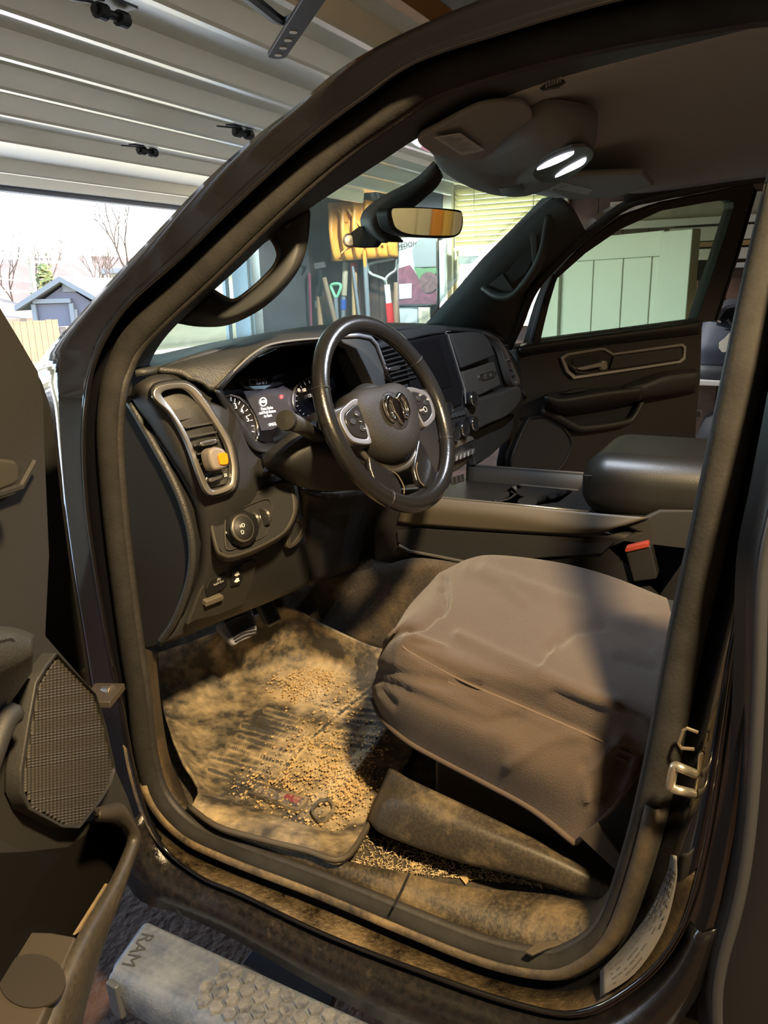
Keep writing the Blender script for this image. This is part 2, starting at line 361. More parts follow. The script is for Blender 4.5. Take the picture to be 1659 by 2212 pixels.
m_ = MB(); m_.box(((x0+x1)/2, yr, ZD+.05), (x1-x0, .035, .06)); m_.build('wooden_top_rail', M('tan_wood', (.34, .18, .075), .6, var=.2, vscale=5), gd)
def hinge(px, py, s=1.):
    p = PZ(px, py, ZD+.0)
    m_ = MB(); m_.box(p+V((0, 0, .012)), (.17*s, .10*s, .006)); m_.tube([p+V((-.085*s, 0, -.012)), p+V((.085*s, 0, -.012))], .016*s, 10)
    m_.tube([p+V((-.07*s, 0, -.012)), p+V((-.03*s, 0, -.012))], .028*s, 12); m_.tube([p+V((.03*s, 0, -.012)), p+V((.07*s, 0, -.012))], .028*s, 12)
    m_.bar(p+V((-.08*s, 0, 0)), p+V((-.17*s, .05*s, .0)), .006, .006); m_.bar(p+V((-.17*s, -.01, 0)), p+V((-.08*s, -.05*s, .0)), .006, .006)
    m_.build('hinge', BLK, gd)
hinge(240, 20, .62); hinge(525, 281, .7); hinge(318, 321, .7)
arm = thing('door_opener_arm', PZ(620, 60, 2.1), 'black curved steel arm with holes hanging from the raised garage door', 'opener arm')
ap = [PZ(px, py, 2.12) for px, py in ((535, -8), (566, 16), (600, 42), (622, 45), (645, 33), (662, 10), (672, -10))]
MB().tube(cat(ap, 26), .017, 8, flat=.35, up=(0, 0, 1)).build('curved_arm', BLK, arm)
a_, b_ = PZ(683, -6, 2.10), PZ(599, 122, 2.10)
st = (b_-a_); L_ = st.length; st.normalize(); sd = st.cross(V((0, 0, 1)))
n_ = 12; m_ = MB()
out_ = [a_+sd*.02, a_-sd*.02]+[b_-sd*.02*math.cos(t*math.pi/8)+st*.02*math.sin(t*math.pi/8) for t in range(9)]
slab_o = MB().prism(out_, V((0, 0, .008))).build('perforated_strap', BLK, arm, bevel=.001)
for k in range(4):
    c = b_-st*(.012+.052*k); MB().lathe([(.008, -.0015), (.008, .0)], c, (0, 0, 1), 12).build('strap_hole', M('hole_light', (.55, .5, .42), .6), arm)

# ---- long-handled tools leaning along the right wall ----
XT = GX-.14
def pole(px0, py0, px1, py1, x=XT):
    """handle line picked in the photo, carried on to the floor"""
    a = PX(px0, py0, x); b = PX(px1, py1, x+.0); d = (b-a); b2 = a + d*((.02-a.z)/d.z); return a, b2
WOOD = M('ash_handle', (.45, .27, .13), .6, var=.2, vscale=9)
def tool(name, label, segs, grp=None, cat_='garden tool', dx=0.):
    """segs: (part name, px0,py0,px1,py1, radius, material)"""
    t = None
    for s in segs:
        a, b = PX(s[1], s[2], XT+dx), PX(s[3], s[4], XT+dx)
        if s[4] >= 690: a, b = pole(s[1], s[2], s[3], s[4], XT+dx)
        if t is None: t = thing(name, (b.x, b.y, 0), label, cat_, grp)
        MB().tube([a, b], s[5], 10).build(s[0], s[6], t)
    return t
BLU = M('blue_plastic', (.03, .09, .40), .4); RED = M('red_paint', (.62, .03, .03), .4); GRN = M('green_plastic', (.25, .62, .38), .4); YEL = M('pale_metal', (.55, .55, .5), .4, .5)
GRY = M('grey_handle', (.20, .22, .24), .5); MAR = M('maroon_handle', (.22, .04, .07), .5); WHT = M('white_fibreglass', (.75, .75, .7), .4)
t = tool('long_handled_shovel', 'dark blue long-handled shovel with forked grip beside the white board', [('handle', 647, 592, 650, 710, .02, M('navy_handle', (.02, .05, .17), .4))])
g_ = [PX(632, 575, XT), PX(640, 590, XT), PX(647, 600, XT)]; MB().tube(g_, .014, 8).tube([PX(661, 577, XT), PX(653, 590, XT), PX(647, 600, XT)], .014, 8).tube([PX(632, 575, XT), PX(661, 577, XT)], .014, 8).build('grip', BLK, t)
wb = [PX(624, 618, XT+.04), PX(641, 618, XT+.04), PX(643, 715, XT+.04), PX(626, 715, XT+.04)]; wb[2].z = .02; wb[3].z = .02
tag(slab('white_board', wb, .02, M('white_board', (.65, .72, .76), .6)), 'narrow white board standing at the left end of the row of tools', 'board')
tool('thin_pole', 'thin grey-green pole just right of the dark blue shovel', [('handle', 654, 615, 656, 706, .014, GRY)], dx=.05)
tool('rake_handle', 'thin maroon pole between the grey-green pole and the wood-handled mattock', [('handle', 668, 590, 672, 706, .014, MAR)])
t = tool('mattock', 'dark-headed mattock with pale wood handle, fourth pole from the left', [('socket', 692, 570, 690, 642, .022, BLK), ('handle', 690, 640, 693, 712, .028, WOOD)])
MB().bar(PX(682, 650, XT-.02), PX(684, 665, XT-.02), .02, .02).bar(PX(681, 575, XT-.02), PX(703, 571, XT-.02), .035, .05).build('head', M('rusty_iron', (.22, .2, .19), .5, .6), t)
tool('leaning_stake', 'brown wooden stake leaning sideways behind the green-gripped spade', [('shaft', 700, 600, 727, 706, .022, M('old_wood', (.24, .16, .10), .7))], cat_='stake', dx=-0.09)
t = tool('garden_spade', 'spade with mint-green D-shaped grip and dark shaft', [('shaft', 725, 642, 728, 706, .02, GRY)], dx=-.045)
dg = [PX(a, b, XT-.045) for a, b in ((715, 617), (726, 613), (736, 616), (733, 630), (726, 642), (719, 630))]; MB().tube(cat(dg, 24, True), .014, 8, closed=True).build('grip', GRN, t)
t = tool('wood_handled_scraper', 'long weathered wood pole with a blue collar, right of the green grip', [('upper_handle', 747, 566, 743, 638, .026, M('weathered_wood', (.42, .36, .25), .7)), ('lower_shaft', 742, 640, 741, 706, .02, GRY), ('blue_collar', 742, 647, 741.5, 668, .027, BLU)])
t = tool('sledgehammer', 'yellow wood pole with a red tip standing left of the orange snow shovel shaft', [('handle', 765, 575, 767, 706, .026, M('yellow_wood', (.55, .34, .15), .6)), ('red_tip', 764.5, 568, 765, 588, .03, RED)])
t = tool('black_handled_hoe', 'dark pole hanging between the yellow wood pole and the white shaft', [('handle', 700+62, 575, 779, 706, .013, GRY)], dx=-.04)
t = tool('pitchfork', 'three-tined pitchfork, tines up, with white and red shaft', [('white_shaft', 836, 615, 840, 657, .026, WHT), ('red_shaft', 840, 655, 845, 706, .034, RED)])
m_ = MB(); b0 = PX(833, 612, XT)
for pts in (((795, 572), (800, 590), (818, 598), (831, 604), (834, 616)), ((858, 560), (855, 582), (843, 592), (834, 602), (834, 616)), ((795, 572), (812, 566), (834, 562), (852, 558))):
    m_.tube(cat([PX(a, b, XT) for a, b in pts], 14), .013, 7)
m_.build('tines', YEL, t)
tool('brown_plank', 'pale brown plank leaning right of the red shaft', [('board', 858, 610, 856, 706, .03, M('tan_plank', (.38, .24, .15), .7))], cat_='plank', dx=0.08)
tool('dark_plank', 'reddish brown board standing behind the yellow wood pole', [('board', 783, 595, 783, 706, .04, M('red_brown_plank', (.15, .075, .05), .7))], cat_='plank', dx=0.08)
# orange snow shovel hung blade up
so = thing('snow_shovel', (XT, 2.6, 0), 'orange plastic snow shovel standing blade up among the tools', 'snow shovel')
XO = XT-.10
ou = [PX(*p, XO) for p in ((704, 439), (752, 436), (803, 431), (830, 462), (856, 502), (858, 556), (805, 561), (760, 562), (714, 565), (710, 505))]
# corrugated blade
R_ = []
for k in range(13):
    f = k/12; a = PX(704+154*f, 439+(-8*min(f/.64, 1)+71*max(0, f-.64)/.36), XO); b = PX(714+144*f, 565-9*f, XO)
    a.x += .03*math.cos(k*math.pi) ; b.x += .03*math.cos(k*math.pi)*.7; R_.append([a, (a+b)/2+V((.02*math.cos(k*math.pi)-.03, 0, 0)), b])
loft('blade', R_, M('orange_plastic', (.72, .32, .05), .42), so, nu=9, nv=60, thick=.006)
a, b = pole(788, 556, 797, 706, XO-.01)
MB().tube([PX(786, 540, XO-.03), a.lerp(b, .06)], .016, 10).build('socket', M('orange_plastic_socket', (.72, .32, .05), .42), so)
MB().tube([a, a.lerp(b, .32)], .020, 10).build('grey_upper_shaft', GRY, so)
MB().tube([a.lerp(b, .32), b], .026, 10).build('white_lower_shaft', WHT, so)
for p0, p1 in (((731, 452), (750, 480)), ((752, 452), (782, 492)), ((738, 548), (758, 528)), ((800, 470), (812, 492)), ((820, 500), (826, 530))):
    MB().bar(PX(*p0, XO-.035), PX(*p1, XO-.035), .022, .012).build('rib', M('orange_rib', (.80, .40, .09), .4), so)
# rafters and a hanging grey tarp behind the mirror
tag(slab('hanging_tarp', rowx(XT+.08, [(742, 398), (905, 330), (930, 380), (955, 400), (955, 520), (905, 470), (860, 470), (808, 430), (760, 440)]), .02, M('grey_tarp', (.085, .095, .10), .7, var=.4, vscale=3, bump=.5, bscale=6)), 'dark grey tarp hung on the wall behind the rear-view mirror', 'tarp')
tag(MB().tube([PX(796, 350, XT-.05), PX(799, 385, XT-.05), PX(808, 432, XT-.05)], .022, 8).tube([PX(806, 352, XT-.05), PX(812, 390, XT-.05), PX(818, 430, XT-.05)], .014, 8).build('hanging_plastic_strap', M('silvery_plastic', (.35, .36, .36), .3)), 'silvery plastic strips hanging above the orange snow shovel', 'strap')
# printed sack
sk = thing('soil_bag', PX(900, 662, XT-.02), 'printed maroon and white plastic sack hung beside the window', 'sack')
XS = XT-.03
loft('bag', [rowx(XS, [(858, 514), (858, 590), (860, 660)]), rowx(XS-.03, [(900, 512), (900, 585), (902, 661)]), rowx(XS, [(944, 510), (944, 585), (943, 658)])], M('white_sack', (.42, .43, .42), .35, var=.2, vscale=12, bump=.5, bscale=14), sk, nu=14, nv=14, thick=.02)
slab('maroon_print', rowx(XS-.036, [(860, 580), (885, 572), (912, 610), (943, 625), (943, 656), (861, 658)]), .004, M('maroon_print', (.17, .05, .075), .4, var=.4, vscale=20), sk, bevel=.001)
slab('green_print', rowx(XS-.037, [(894, 578), (912, 580), (943, 578), (942, 590), (925, 600), (905, 604)]), .004, M('green_print', (.10, .20, .09), .4), sk, bevel=.001)
cc = PX(926, 610, XS-.04); MB().lathe([(.085, 0), (.085, .004)], cc, (-1, 0, 0), 24).build('round_picture', M('brown_print', (.14, .07, .07), .4, var=.5, vscale=30), sk)
slab('picture_panel', rowx(XS-.037, [(890, 540), (905, 515), (942, 514), (942, 576), (895, 577)]), .003, M('grey_print_panel', (.20, .22, .22), .4), sk, bevel=.001)
slab('white_print', rowx(XS-.041, [(862, 614), (889, 612), (889, 644), (863, 646)]), .004, WHITEP, sk, bevel=.001)
text('lettering', 'FREEDOM', PX(873, 529, XS-.034), (0, -1, 0), (-1, 0, 0), .055, M('black_print', (.02, .02, .02), .5), sk)
tag(slab('cardboard_box', rowx(XS-.01, [(862, 664), (902, 663), (902, 706), (864, 707)]), .02, M('silver_box', (.5, .52, .5), .4, var=.2)), 'silver-grey box face below the hung sack', 'box')
tag(slab('picture_frame', rowx(XS-.03, [(903, 664), (928, 664), (928, 704), (904, 704)]), .02, M('cream_box', (.66, .62, .44), .5)), 'cream framed board right of the silver-grey box under the sack', 'board')
slab('inner_panel', rowx(XS-.032, [(911, 672), (925, 672), (925, 699), (911, 699)]), .002, M('beige_card', (.45, .40, .30), .6), bpy.data.objects['picture_frame'], bevel=.001)
# plastic sheeting strip beside the window
tag(loft('plastic_sheet', [rowx(XS, [(948, 520), (949, 600), (950, 702)]), rowx(XS-.03, [(957, 518), (958, 600), (959, 702)]), rowx(XS, [(966, 516), (966, 600), (967, 700)])], M('clear_sheeting', (.6, .63, .6), .2, bump=1., bscale=9), nu=14, nv=9, thick=.003), 'crinkled clear plastic strip hanging between sack and window', 'plastic sheet')

# ---- white vinyl fence panel, leaning stores on the passenger side ----
pA = PX(1434, 552, 4.0); pB = PX(1211, 569, 4.5)
fd = (pB-pA); fd.z = 0; FWID = fd.length; fd.normalize(); fn = V((-fd.y, fd.x, 0))
if fn.dot(CAM-pA) < 0: fn = -fn
fz = lambda px, py: PN(px, py, pA, fn)
fp = thing('vinyl_fence_panel', (pA.x, pA.y, 0), 'pale vinyl privacy fence panel with a square post standing indoors', 'fence panel')
pl, pr = fz(1428, 500), fz(1497, 485); pw = (pl-pr).length
pc = (pl+pr)/2; MB().box((pc.x-fn.x*pw*.15, pc.y-fn.y*pw*.15, pl.z/2), (pw, pw*.3, pl.z), Matrix((fd, fn, V((0, 0, 1)))).transposed()).build('post', WHITEV, fp, bevel=.006)
r0, r1 = fz(1428, 497).z, fz(1434, 552).z; e1 = fz(1195, 575)
a0 = V((pl.x, pl.y, 0)); a1 = V((e1.x, e1.y, 0))+fd*.25; Lf = (a1-a0).dot(fd); RM = Matrix((fd, fn, V((0, 0, 1)))).transposed()
mc = a0+fd*Lf/2-fn*.05
MB().box((mc.x, mc.y, (r0+r1)/2), (Lf, .05, r0-r1), RM).build('rail', WHITEV, fp, bevel=.004)
MB().box((mc.x, mc.y, .16), (Lf, .05, .14), RM).build('rail', WHITEV, fp, bevel=.004)
bw = [(fz(p, 630)-a0).dot(fd) for p in (1424, 1393, 1332, 1269, 1200)]; bw += [bw[-1]+.2]
for i in range(len(bw)-1):
    c = a0+fd*(bw[i]+bw[i+1])/2-fn*.05
    MB().box((c.x, c.y, r1/2+.1), (bw[i+1]-bw[i]-.006, .022, r1-.2), RM).build('board', WHITEV, fp, bevel=.006)
c = a0+fd*bw[-2]-fn*.04; MB().box((c.x, c.y, r1/2), (.02, .05, r1), RM).build('edge_channel', WHITEV, fp, bevel=.003)
# boards racked on the right wall
def rack(name, label, px, py, y0, y1, h, d, mat, cat_='board'):
    p = PX(px, py, GX-.02-d/2); return tag(MB().box((GX-.02-d/2, (y0+y1)/2, p.z), (d, y1-y0, h)).build(name, mat, bevel=.003), label, cat_)
TANW = M('tan_board', (.42, .24, .11), .6, var=.25, vscale=4)
rack('upper_shelf', 'broad cream beam running along the wall above the passenger window, topmost of the racked boards', 1620, 440, -1.8, .6, .15, .05, M('cream_beam', (.42, .38, .30), .6, var=.15), 'beam')
rack('vinyl_board', 'long white vinyl board just under the cream beam', 1620, 472, -1.8, .55, .05, .10, M('white_board_a', (.72, .70, .64), .4))
rack('wide_vinyl_board', 'wide white vinyl board racked above the tan wooden board', 1620, 501, -1.8, .15, .095, .12, M('white_board_b', (.66, .63, .56), .4))
rack('wooden_board', 'tan wooden board racked between two white vinyl boards', 1620, 524, -1.8, .15, .035, .10, TANW)
rack('lower_vinyl_board', 'white vinyl board racked just under the tan wooden board', 1620, 546, -1.8, .15, .075, .13, M('white_board_c', (.70, .66, .56), .4))
rack('narrow_rail', 'thin white strip along the brown wall above the sports bag', 1610, 572, -1.6, .1, .035, .05, M('white_strip', (.75, .72, .66), .4), 'strip')
sh = PX(1550, 820, GX-.30)
tag(MB().box((GX-.28, -.45, sh.z), (.52, 1.5, .035)).build('wall_shelf', M('white_shelf', (.72, .70, .68), .4), bevel=.004), 'white shelf on the brown wall carrying the sports bag', 'shelf')
# little things hung at the fence post's right
tag(slab('black_case', rowx(4.4, [(1490, 562), (1538, 563), (1537, 605), (1487, 607)]), .08, M('black_case', (.012, .012, .013), .4), bevel=.012), 'black plastic case hung beside the fence post', 'case')
# sports bag on the shelf
sb = thing('sports_bag', PX(1560, 788, GX-.32), 'navy sports bag with white tick emblem on the white shelf', 'bag')
NAVY = M('navy_nylon', (.026, .028, .046), .6, var=.2, vscale=6, bump=.4, bscale=9)
XB = GX-.50
lo = sh.z+.018
def bagrow(z, off, bulge, ya, yb): return [V((GX-.02-bulge*0-off*0-.01, ya, z)), V((XB+.10-bulge, ya-.02, z)), V((XB-bulge, (ya+yb)/2+.12, z)), V((XB-bulge, (ya+yb)/2-.12, z)), V((XB+.10-bulge, yb+.02, z)), V((GX-.03, yb, z))]
zt = PX(1570, 690, XB).z
loft('body', [bagrow(lo+.09, 0, 0, -.10, -.75), bagrow(lo+.2, 0, .03, -.09, -.77), bagrow((lo+zt)/2+.05, 0, .02, -.10, -.76), bagrow(zt, 0, -.05, -.14, -.72), [V((GX-.05, -.2, zt+.05)), V((XB+.14, -.22, zt+.05)), V((XB+.1, -.35, zt+.07)), V((XB+.1, -.5, zt+.07)), V((XB+.14, -.6, zt+.05)), V((GX-.05, -.6, zt+.05))]], NAVY, sb, nu=26, nv=16, thick=.01)
loft('base', [bagrow(lo, 0, 0, -.10, -.75), bagrow(lo+.1, 0, .005, -.095, -.755)], M('black_nylon', (.012, .012, .014), .6), sb, nu=26, thick=.01)
MB().tube(cat([PX(1540, 692, XB), PX(1560, 664, XB+.05), PX(1592, 655, XB+.06), PX(1620, 665, XB+.05), PX(1632, 700, XB)], 24), .05, 8, flat=.5).build('top_flap', M('grey_nylon', (.05, .05, .06), .6, bump=.4, bscale=10), sb)
MB().tube(cat([PX(1575, 690, XB-.03), PX(1590, 705, XB-.05), PX(1612, 712, XB-.05)], 12), .03, 8, flat=.4).build('handle', M('black_webbing', (.012, .012, .013), .6), sb)
tick = [(1577, 718), (1566, 730), (1553, 740), (1553, 752), (1560, 761), (1574, 760), (1590, 752), (1612, 738), (1640, 722), (1612, 733), (1594, 738), (1580, 739), (1574, 732)]
slab('tick_emblem', rowx(XB-.045, tick), .006, M('cream_emblem', (.75, .70, .60), .5), sb, bevel=.001)
MB().tube([PX(1532, 692, XB-.01), PX(1545, 690, XB-.03), PX(1557, 696, XB-.03)], .006, 6).build('piping', M('tan_piping', (.5, .4, .33), .6), sb)
bb = tag(MB().lathe([(.02, 0), (.16, .03), (.19, .16), (.15, .3), (.05, .36), (.01, .365)], PX(1560, 990, GX-.4)*1, (0, 0, 1), 20).build('dark_bag', M('black_red_bag', (.012, .010, .011), .7), smooth=True), 'dark rounded bag standing on the floor below the white shelf', 'bag'); bb.location.z += .0
zb = min((bb.matrix_world @ v.co).z for v in bb.data.vertices) if False else None
tag(MB().box((GX-.25, -.3, .16), (.4, 1.2, .32)).build('white_crate', M('white_crate', (.65, .62, .60), .5), bevel=.01), 'white low crate at the foot of the brown wall under the shelf', 'crate')

# boards stored along the rear wall, seen only in the rear-view mirror
for nm, xa, xb, col, lb, ct in (('cream_panel', 3.30, 3.78, (.62, .56, .42), 'wide cream panel against the rear garage wall, left part of the mirror image', 'panel'), ('plasterboard_sheet', 3.80, 3.93, (.58, .53, .42), 'narrow cream sheet between the wide cream panel and the orange board in the mirror image', 'panel'),
                         ('orange_board', 3.95, 4.05, (.70, .28, .04), 'orange board on the rear wall, in the middle of the mirror image', 'board'), ('yellow_board', 4.07, 4.15, (.70, .46, .12), 'yellow board right of the orange one in the mirror image', 'board'), ('pale_board', 4.17, 4.50, (.50, .44, .34), 'pale tan board at the right end of the mirror image', 'board')):
    tag(MB().box(((xa+xb)/2, GB+.04, 1.2), (xb-xa, .05, 2.4)).build(nm, M(nm+'_paint', col, .6), bevel=.006), lb, ct)
# ================= outside the doorway =================
GRASS = M('winter_grass', (.13, .115, .04), .9, var=.4, vscale=.8, col2=(.21, .165, .08))
tag(MB().box((40, 78, -.06), (240, 149, .1)).build('ground', GRASS), kind='structure')
tag(MB().box((1.5, 9.5, -.01), (8, 12, .06)).build('driveway', M('concrete_drive', (.78, .75, .69), .8, var=.08)), kind='structure')
# distant wooded ridge
hv = []; hf = []
for i in range(41):
    x = 40+i*9; h = PY(120, 560, 200).z+1.6*math.sin(i*.35+1.)+.7*math.sin(i*.9)+1.5*max(0, (14-i)/10)
    hv += [(x, 180, -1), (x, 200, h), (x, 230, h*1.02)]
for i in range(40):
    for k in range(2): hf.append((3*i+k, 3*i+3+k, 3*i+4+k, 3*i+1+k))
tag(mesh('wooded_ridge', hv, hf, M('mauve_hill', (.10, .072, .062), 1., var=.25, vscale=.06), solid=.5), kind='structure')
# neighbour's garage
YH = 26.
def H(px, py, y=YH): return PY(px, py, y)
hs = thing('neighbour_garage', V((H(160, 760).x, 27, 0)), 'lilac-grey gabled garage with white trim beyond the fence', 'house')
SID = M('lilac_siding', (.120, .108, .130), .7); HW = M('house_white', (.17, .17, .175), .6)
NH = V((-.88, -.475, 0)).normalized(); EH = -NH; GHd = V((NH.y, -NH.x, 0)); GHd = GHd if GHd.y < 0 else -GHd     # gable front, ridge direction, along the gable
HP0 = PY(140, 700, 24); hz = lambda px, py, d=0.: PN(px, py, HP0+NH*d, NH)
el, ap_, er = hz(58, 662), hz(138, 609), hz(222, 655); er.z = el.z
gl = lambda p, z: V((p.x, p.y, z))
MB().prism([gl(el+GHd*.3, 0), gl(el+GHd*.3, el.z), gl(ap_, ap_.z-.1), gl(er-GHd*.3, er.z), gl(er-GHd*.3, 0)], EH*9).build('gable_wall', SID, hs)
for a, b in ((el-GHd*.3+V((0, 0, -.15)), ap_), (er+GHd*.3+V((0, 0, -.15)), ap_)):
    a, b = a+NH*.4, b+NH*.4; u = V((0, 0, .2))
    MB().add([a, b, b+EH*9.8, a+EH*9.8, a+u, b+u, b+EH*9.8+u, a+EH*9.8+u], [(0, 1, 2, 3), (4, 7, 6, 5), (0, 4, 5, 1), (1, 5, 6, 2), (2, 6, 7, 3), (3, 7, 4, 0)]).build('roof_slope', HW, hs)
d0, d1 = hz(80, 657, .04), hz(150, 655, .04)
MB().prism([gl(d0, 0), d0, gl(d1, d0.z), gl(d1, 0)], EH*.05).build('door', M('lilac_door', (.105, .096, .12), .6), hs)
for a, b in ((d0+V((0, 0, .1))-GHd*.1, gl(d1, d0.z+.1)+GHd*.1), (gl(d1, d0.z)+GHd*.1, gl(d1, 0)+GHd*.1), (d0-GHd*.1, gl(d0, 0)-GHd*.1)): MB().bar(a+NH*.05, b+NH*.05, .16, .2, up=NH).build('door_surround', HW, hs)
a, b = hz(163, 668, .08), hz(164, 720, .08); MB().tube([a, b], .08, 8).build('downpipe', HW, hs)
q = hz(150, 622, .04); MB().box(q, (.5, .08, .28), Matrix((GHd, NH, V((0, 0, 1)))).transposed()).build('gable_vent', HW, hs)
# board fence
YF = 17.
f0, f1 = PY(20, 700, YF), PY(118, 690, YF)
fe = thing('board_fence', (f0.x, YF, 0), 'tan wooden board fence in front of the lilac garage', 'fence')
x = f0.x; i = 0
FT = M('fence_tan', (.15, .098, .052), .8, var=.2, vscale=3)
while x < f1.x:
    MB().box((x, YF, f1.z/2), (.19, .03, f1.z*(1+.015*math.sin(i*2.3)))).build('fence_board', FT, fe); x += .2; i += 1
MB().bar((f0.x, YF+.04, .5), (f1.x, YF+.04, .5), .04, .09).bar((f0.x, YF+.04, f1.z-.3), (f1.x, YF+.04, f1.z-.3), .04, .09).build('fence_rail', FT, fe)
sh0 = H(20, 672, 38); shd = thing('distant_shed', (sh0.x, 39, 0), 'tan-roofed open shed left of the lilac garage', 'shed')
for k in range(4): MB().box((sh0.x-1.8+1.2*k, 38, sh0.z/2-.3), (.14, .14, sh0.z-.6)).build('post', FT, shd)
MB().add([(sh0.x-2.4, 37, sh0.z-.6), (sh0.x+2.2, 37, sh0.z-.6), (sh0.x+2, 41, sh0.z+.5), (sh0.x-2.4, 41, sh0.z+.5), (sh0.x-2.4, 37, sh0.z-.4), (sh0.x+2.2, 37, sh0.z-.4), (sh0.x+2, 41, sh0.z+.7), (sh0.x-2.4, 41, sh0.z+.7)], [(0, 1, 2, 3), (4, 7, 6, 5), (0, 4, 5, 1), (1, 5, 6, 2), (2, 6, 7, 3), (3, 7, 4, 0)]).build('roof', M('tan_roof', (.13, .10, .07), .8), shd)
MB().box((sh0.x, 41.4, sh0.z/2-.3), (4, .1, sh0.z-.8)).build('rear_wall', M('shed_dark', (.16, .12, .09), .9), shd)
# stack of firewood or junk beside the garage wall
jk = H(144, 705, 19); tag(MB().box((jk.x, 19, jk.z/2), (.5, .5, jk.z)).box((jk.x+.5, 19.1, jk.z*.45), (.6, .6, jk.z*.9)).box((jk.x+.2, 18.9, jk.z*.6), (.9, .1, .12)).build('log_pile', M('logs', (.22, .15, .11), .9, var=.7, vscale=4)), 'brown stack of logs in front of the lilac garage wall', 'log pile')
# white house through the windscreen
wh = H(430, 705, 34); wha = H(398, 695, 34); whb = H(560, 695, 34)
wt_ = thing('white_house', (wh.x, 36, 0), 'pale yellow-white house seen under the grab handle through the windscreen', 'house')
MB().box(((wha.x+whb.x)/2, 37, 1.5), (whb.x-wha.x, 6, 3.0)).build('wall', M('cream_siding', (.36, .33, .24), .7), wt_)
for px in (412, 428): q = H(px, 711, 33.98); MB().box((q.x, 33.97, q.z), (.7, .06, .9)).build('window', M('house_pane', (.2, .22, .2), .3), wt_)
MB().box(((wha.x+whb.x)/2, 37, 3.15), (whb.x-wha.x+.6, 7, .3)).build('roof', M('house_roof', (.3, .27, .25), .8), wt_)
# bare trees
BARK = M('bark', (.085, .055, .036), .9, var=.2, vscale=2)
def tree(name, label, px, base_py, top_py, y, seed, spread=1., tw=1., grp=None):
    rnd = random.Random(seed); b = PY(px, 700, y); b.z = 0; top = PY(px, top_py, y).z; m = MB()
    t = thing(name, (b.x, b.y, 0), label, 'tree', grp)
    br = MB()
    def grow(mm, p, d, L, r, dep):
        pts = [p]; q = p; dd = V(d)
        for k in range(3):
            dd = (dd+V((rnd.uniform(-.18, .18), rnd.uniform(-.18, .18), rnd.uniform(-.02, .16)))).normalized(); q = q+dd*L/3; pts.append(q)
        mm.tube(pts, [r, r*.85, r*.72, r*.6], 5 if dep > 1 else 3, caps=False)
        if dep == 0: return
        for k in range(3 if dep > 1 else 4):
            a = rnd.uniform(0, 6.28); s = rnd.uniform(.35, .75)*spread
            nd = (dd+V((math.cos(a)*s, math.sin(a)*s, rnd.uniform(-.05, .3)))).normalized()
            grow(br, pts[rnd.choice((2, 3, 3))], nd, L*rnd.uniform(.6, .82), r*.55, dep-1)
    grow(m, V((b.x, b.y, -.1)), V((0, 0, 1)), top*.36, .16*tw*top/10, 5)
    m.build('trunk', BARK, t, smooth=True); br.build('branches', BARK, t, smooth=True)
tree('bare_tree', 'tall bare tree right of the lilac garage roof, its top at the garage door edge', 305, 700, 380, 36, 3, 1.)
tree('bare_tree', 'bare spreading tree rising behind the left half of the lilac garage', 110, 700, 450, 48, 11, 1.1)
tree('bare_tree', 'leftmost bare tree, partly cut off by the open driver door', 35, 700, 490, 46, 5, 1.)
tree('bare_tree', 'smaller bare tree rising just above the lilac garage roof', 205, 700, 510, 44, 9, .9)
tree('bare_tree', 'thin bare tree at the edge of the windscreen pillar', 262, 700, 500, 33, 21, .8)
ev = thing('evergreen_shrub', H(98, 640, 39), 'green bushy conifer left of the lilac garage gable', 'conifer')
m_ = MB(); c0 = H(98, 612, 39); rnd = random.Random(4)
for k in range(420):
    h = rnd.random(); r = 1.5*(1-h)**.7+.1; a = rnd.uniform(0, 6.28); rr = r*math.sqrt(rnd.random()); p = V((c0.x+rr*math.cos(a), 39+rr*math.sin(a), c0.z-4+5.0*h)); s = .28
    q = V((rnd.uniform(-1, 1), rnd.uniform(-1, 1), rnd.uniform(-.6, .4)))*s; u = q.orthogonal().normalized()*.09; m_.add([p-q-u, p-q+u, p+q+u*.3, p+q-u*.3], [(0, 1, 2, 3)])
m_.build('foliage', M('conifer_green', (.16, .17, .05), .9, var=.5, vscale=1), ev); MB().tube([(c0.x, 39, 0), (c0.x, 39, c0.z)], .12, 6).build('trunk', BARK, ev)
up = PY(76, 640, 36.5); tp = PY(74, 553, 36.5)
ut = thing('utility_pole', (up.x, 36.5, 0), 'weathered utility pole with a crossarm left of the lilac garage', 'utility pole')
MB().tube([(up.x, 36.5, 0), (up.x, 36.5, tp.z)], .14, 8).build('pole', M('pole_wood', (.33, .27, .2), .8), ut); MB().box((tp.x+.5, 36.5, tp.z-.3), (2.2, .12, .14)).build('crossarm', M('arm_wood', (.33, .27, .2), .8), ut)
for k, (z, y2) in enumerate(((tp.z-.1, 553), (tp.z-1.4, 588), (tp.z-1.9, 580))):
    e = PY(-120, 540+k*32, 36.5)
    tag(MB().tube([(tp.x-.25, 36.3, z), ((tp.x+e.x)/2, 36.4, (z+e.z)/2-.2), (e.x, 36.5, e.z)], .03, 5).build('power_line', M('wire', (.5, .5, .5), .5)), ('topmost', 'middle', 'lowest')[k]+' power line running left from the utility pole', 'power line')
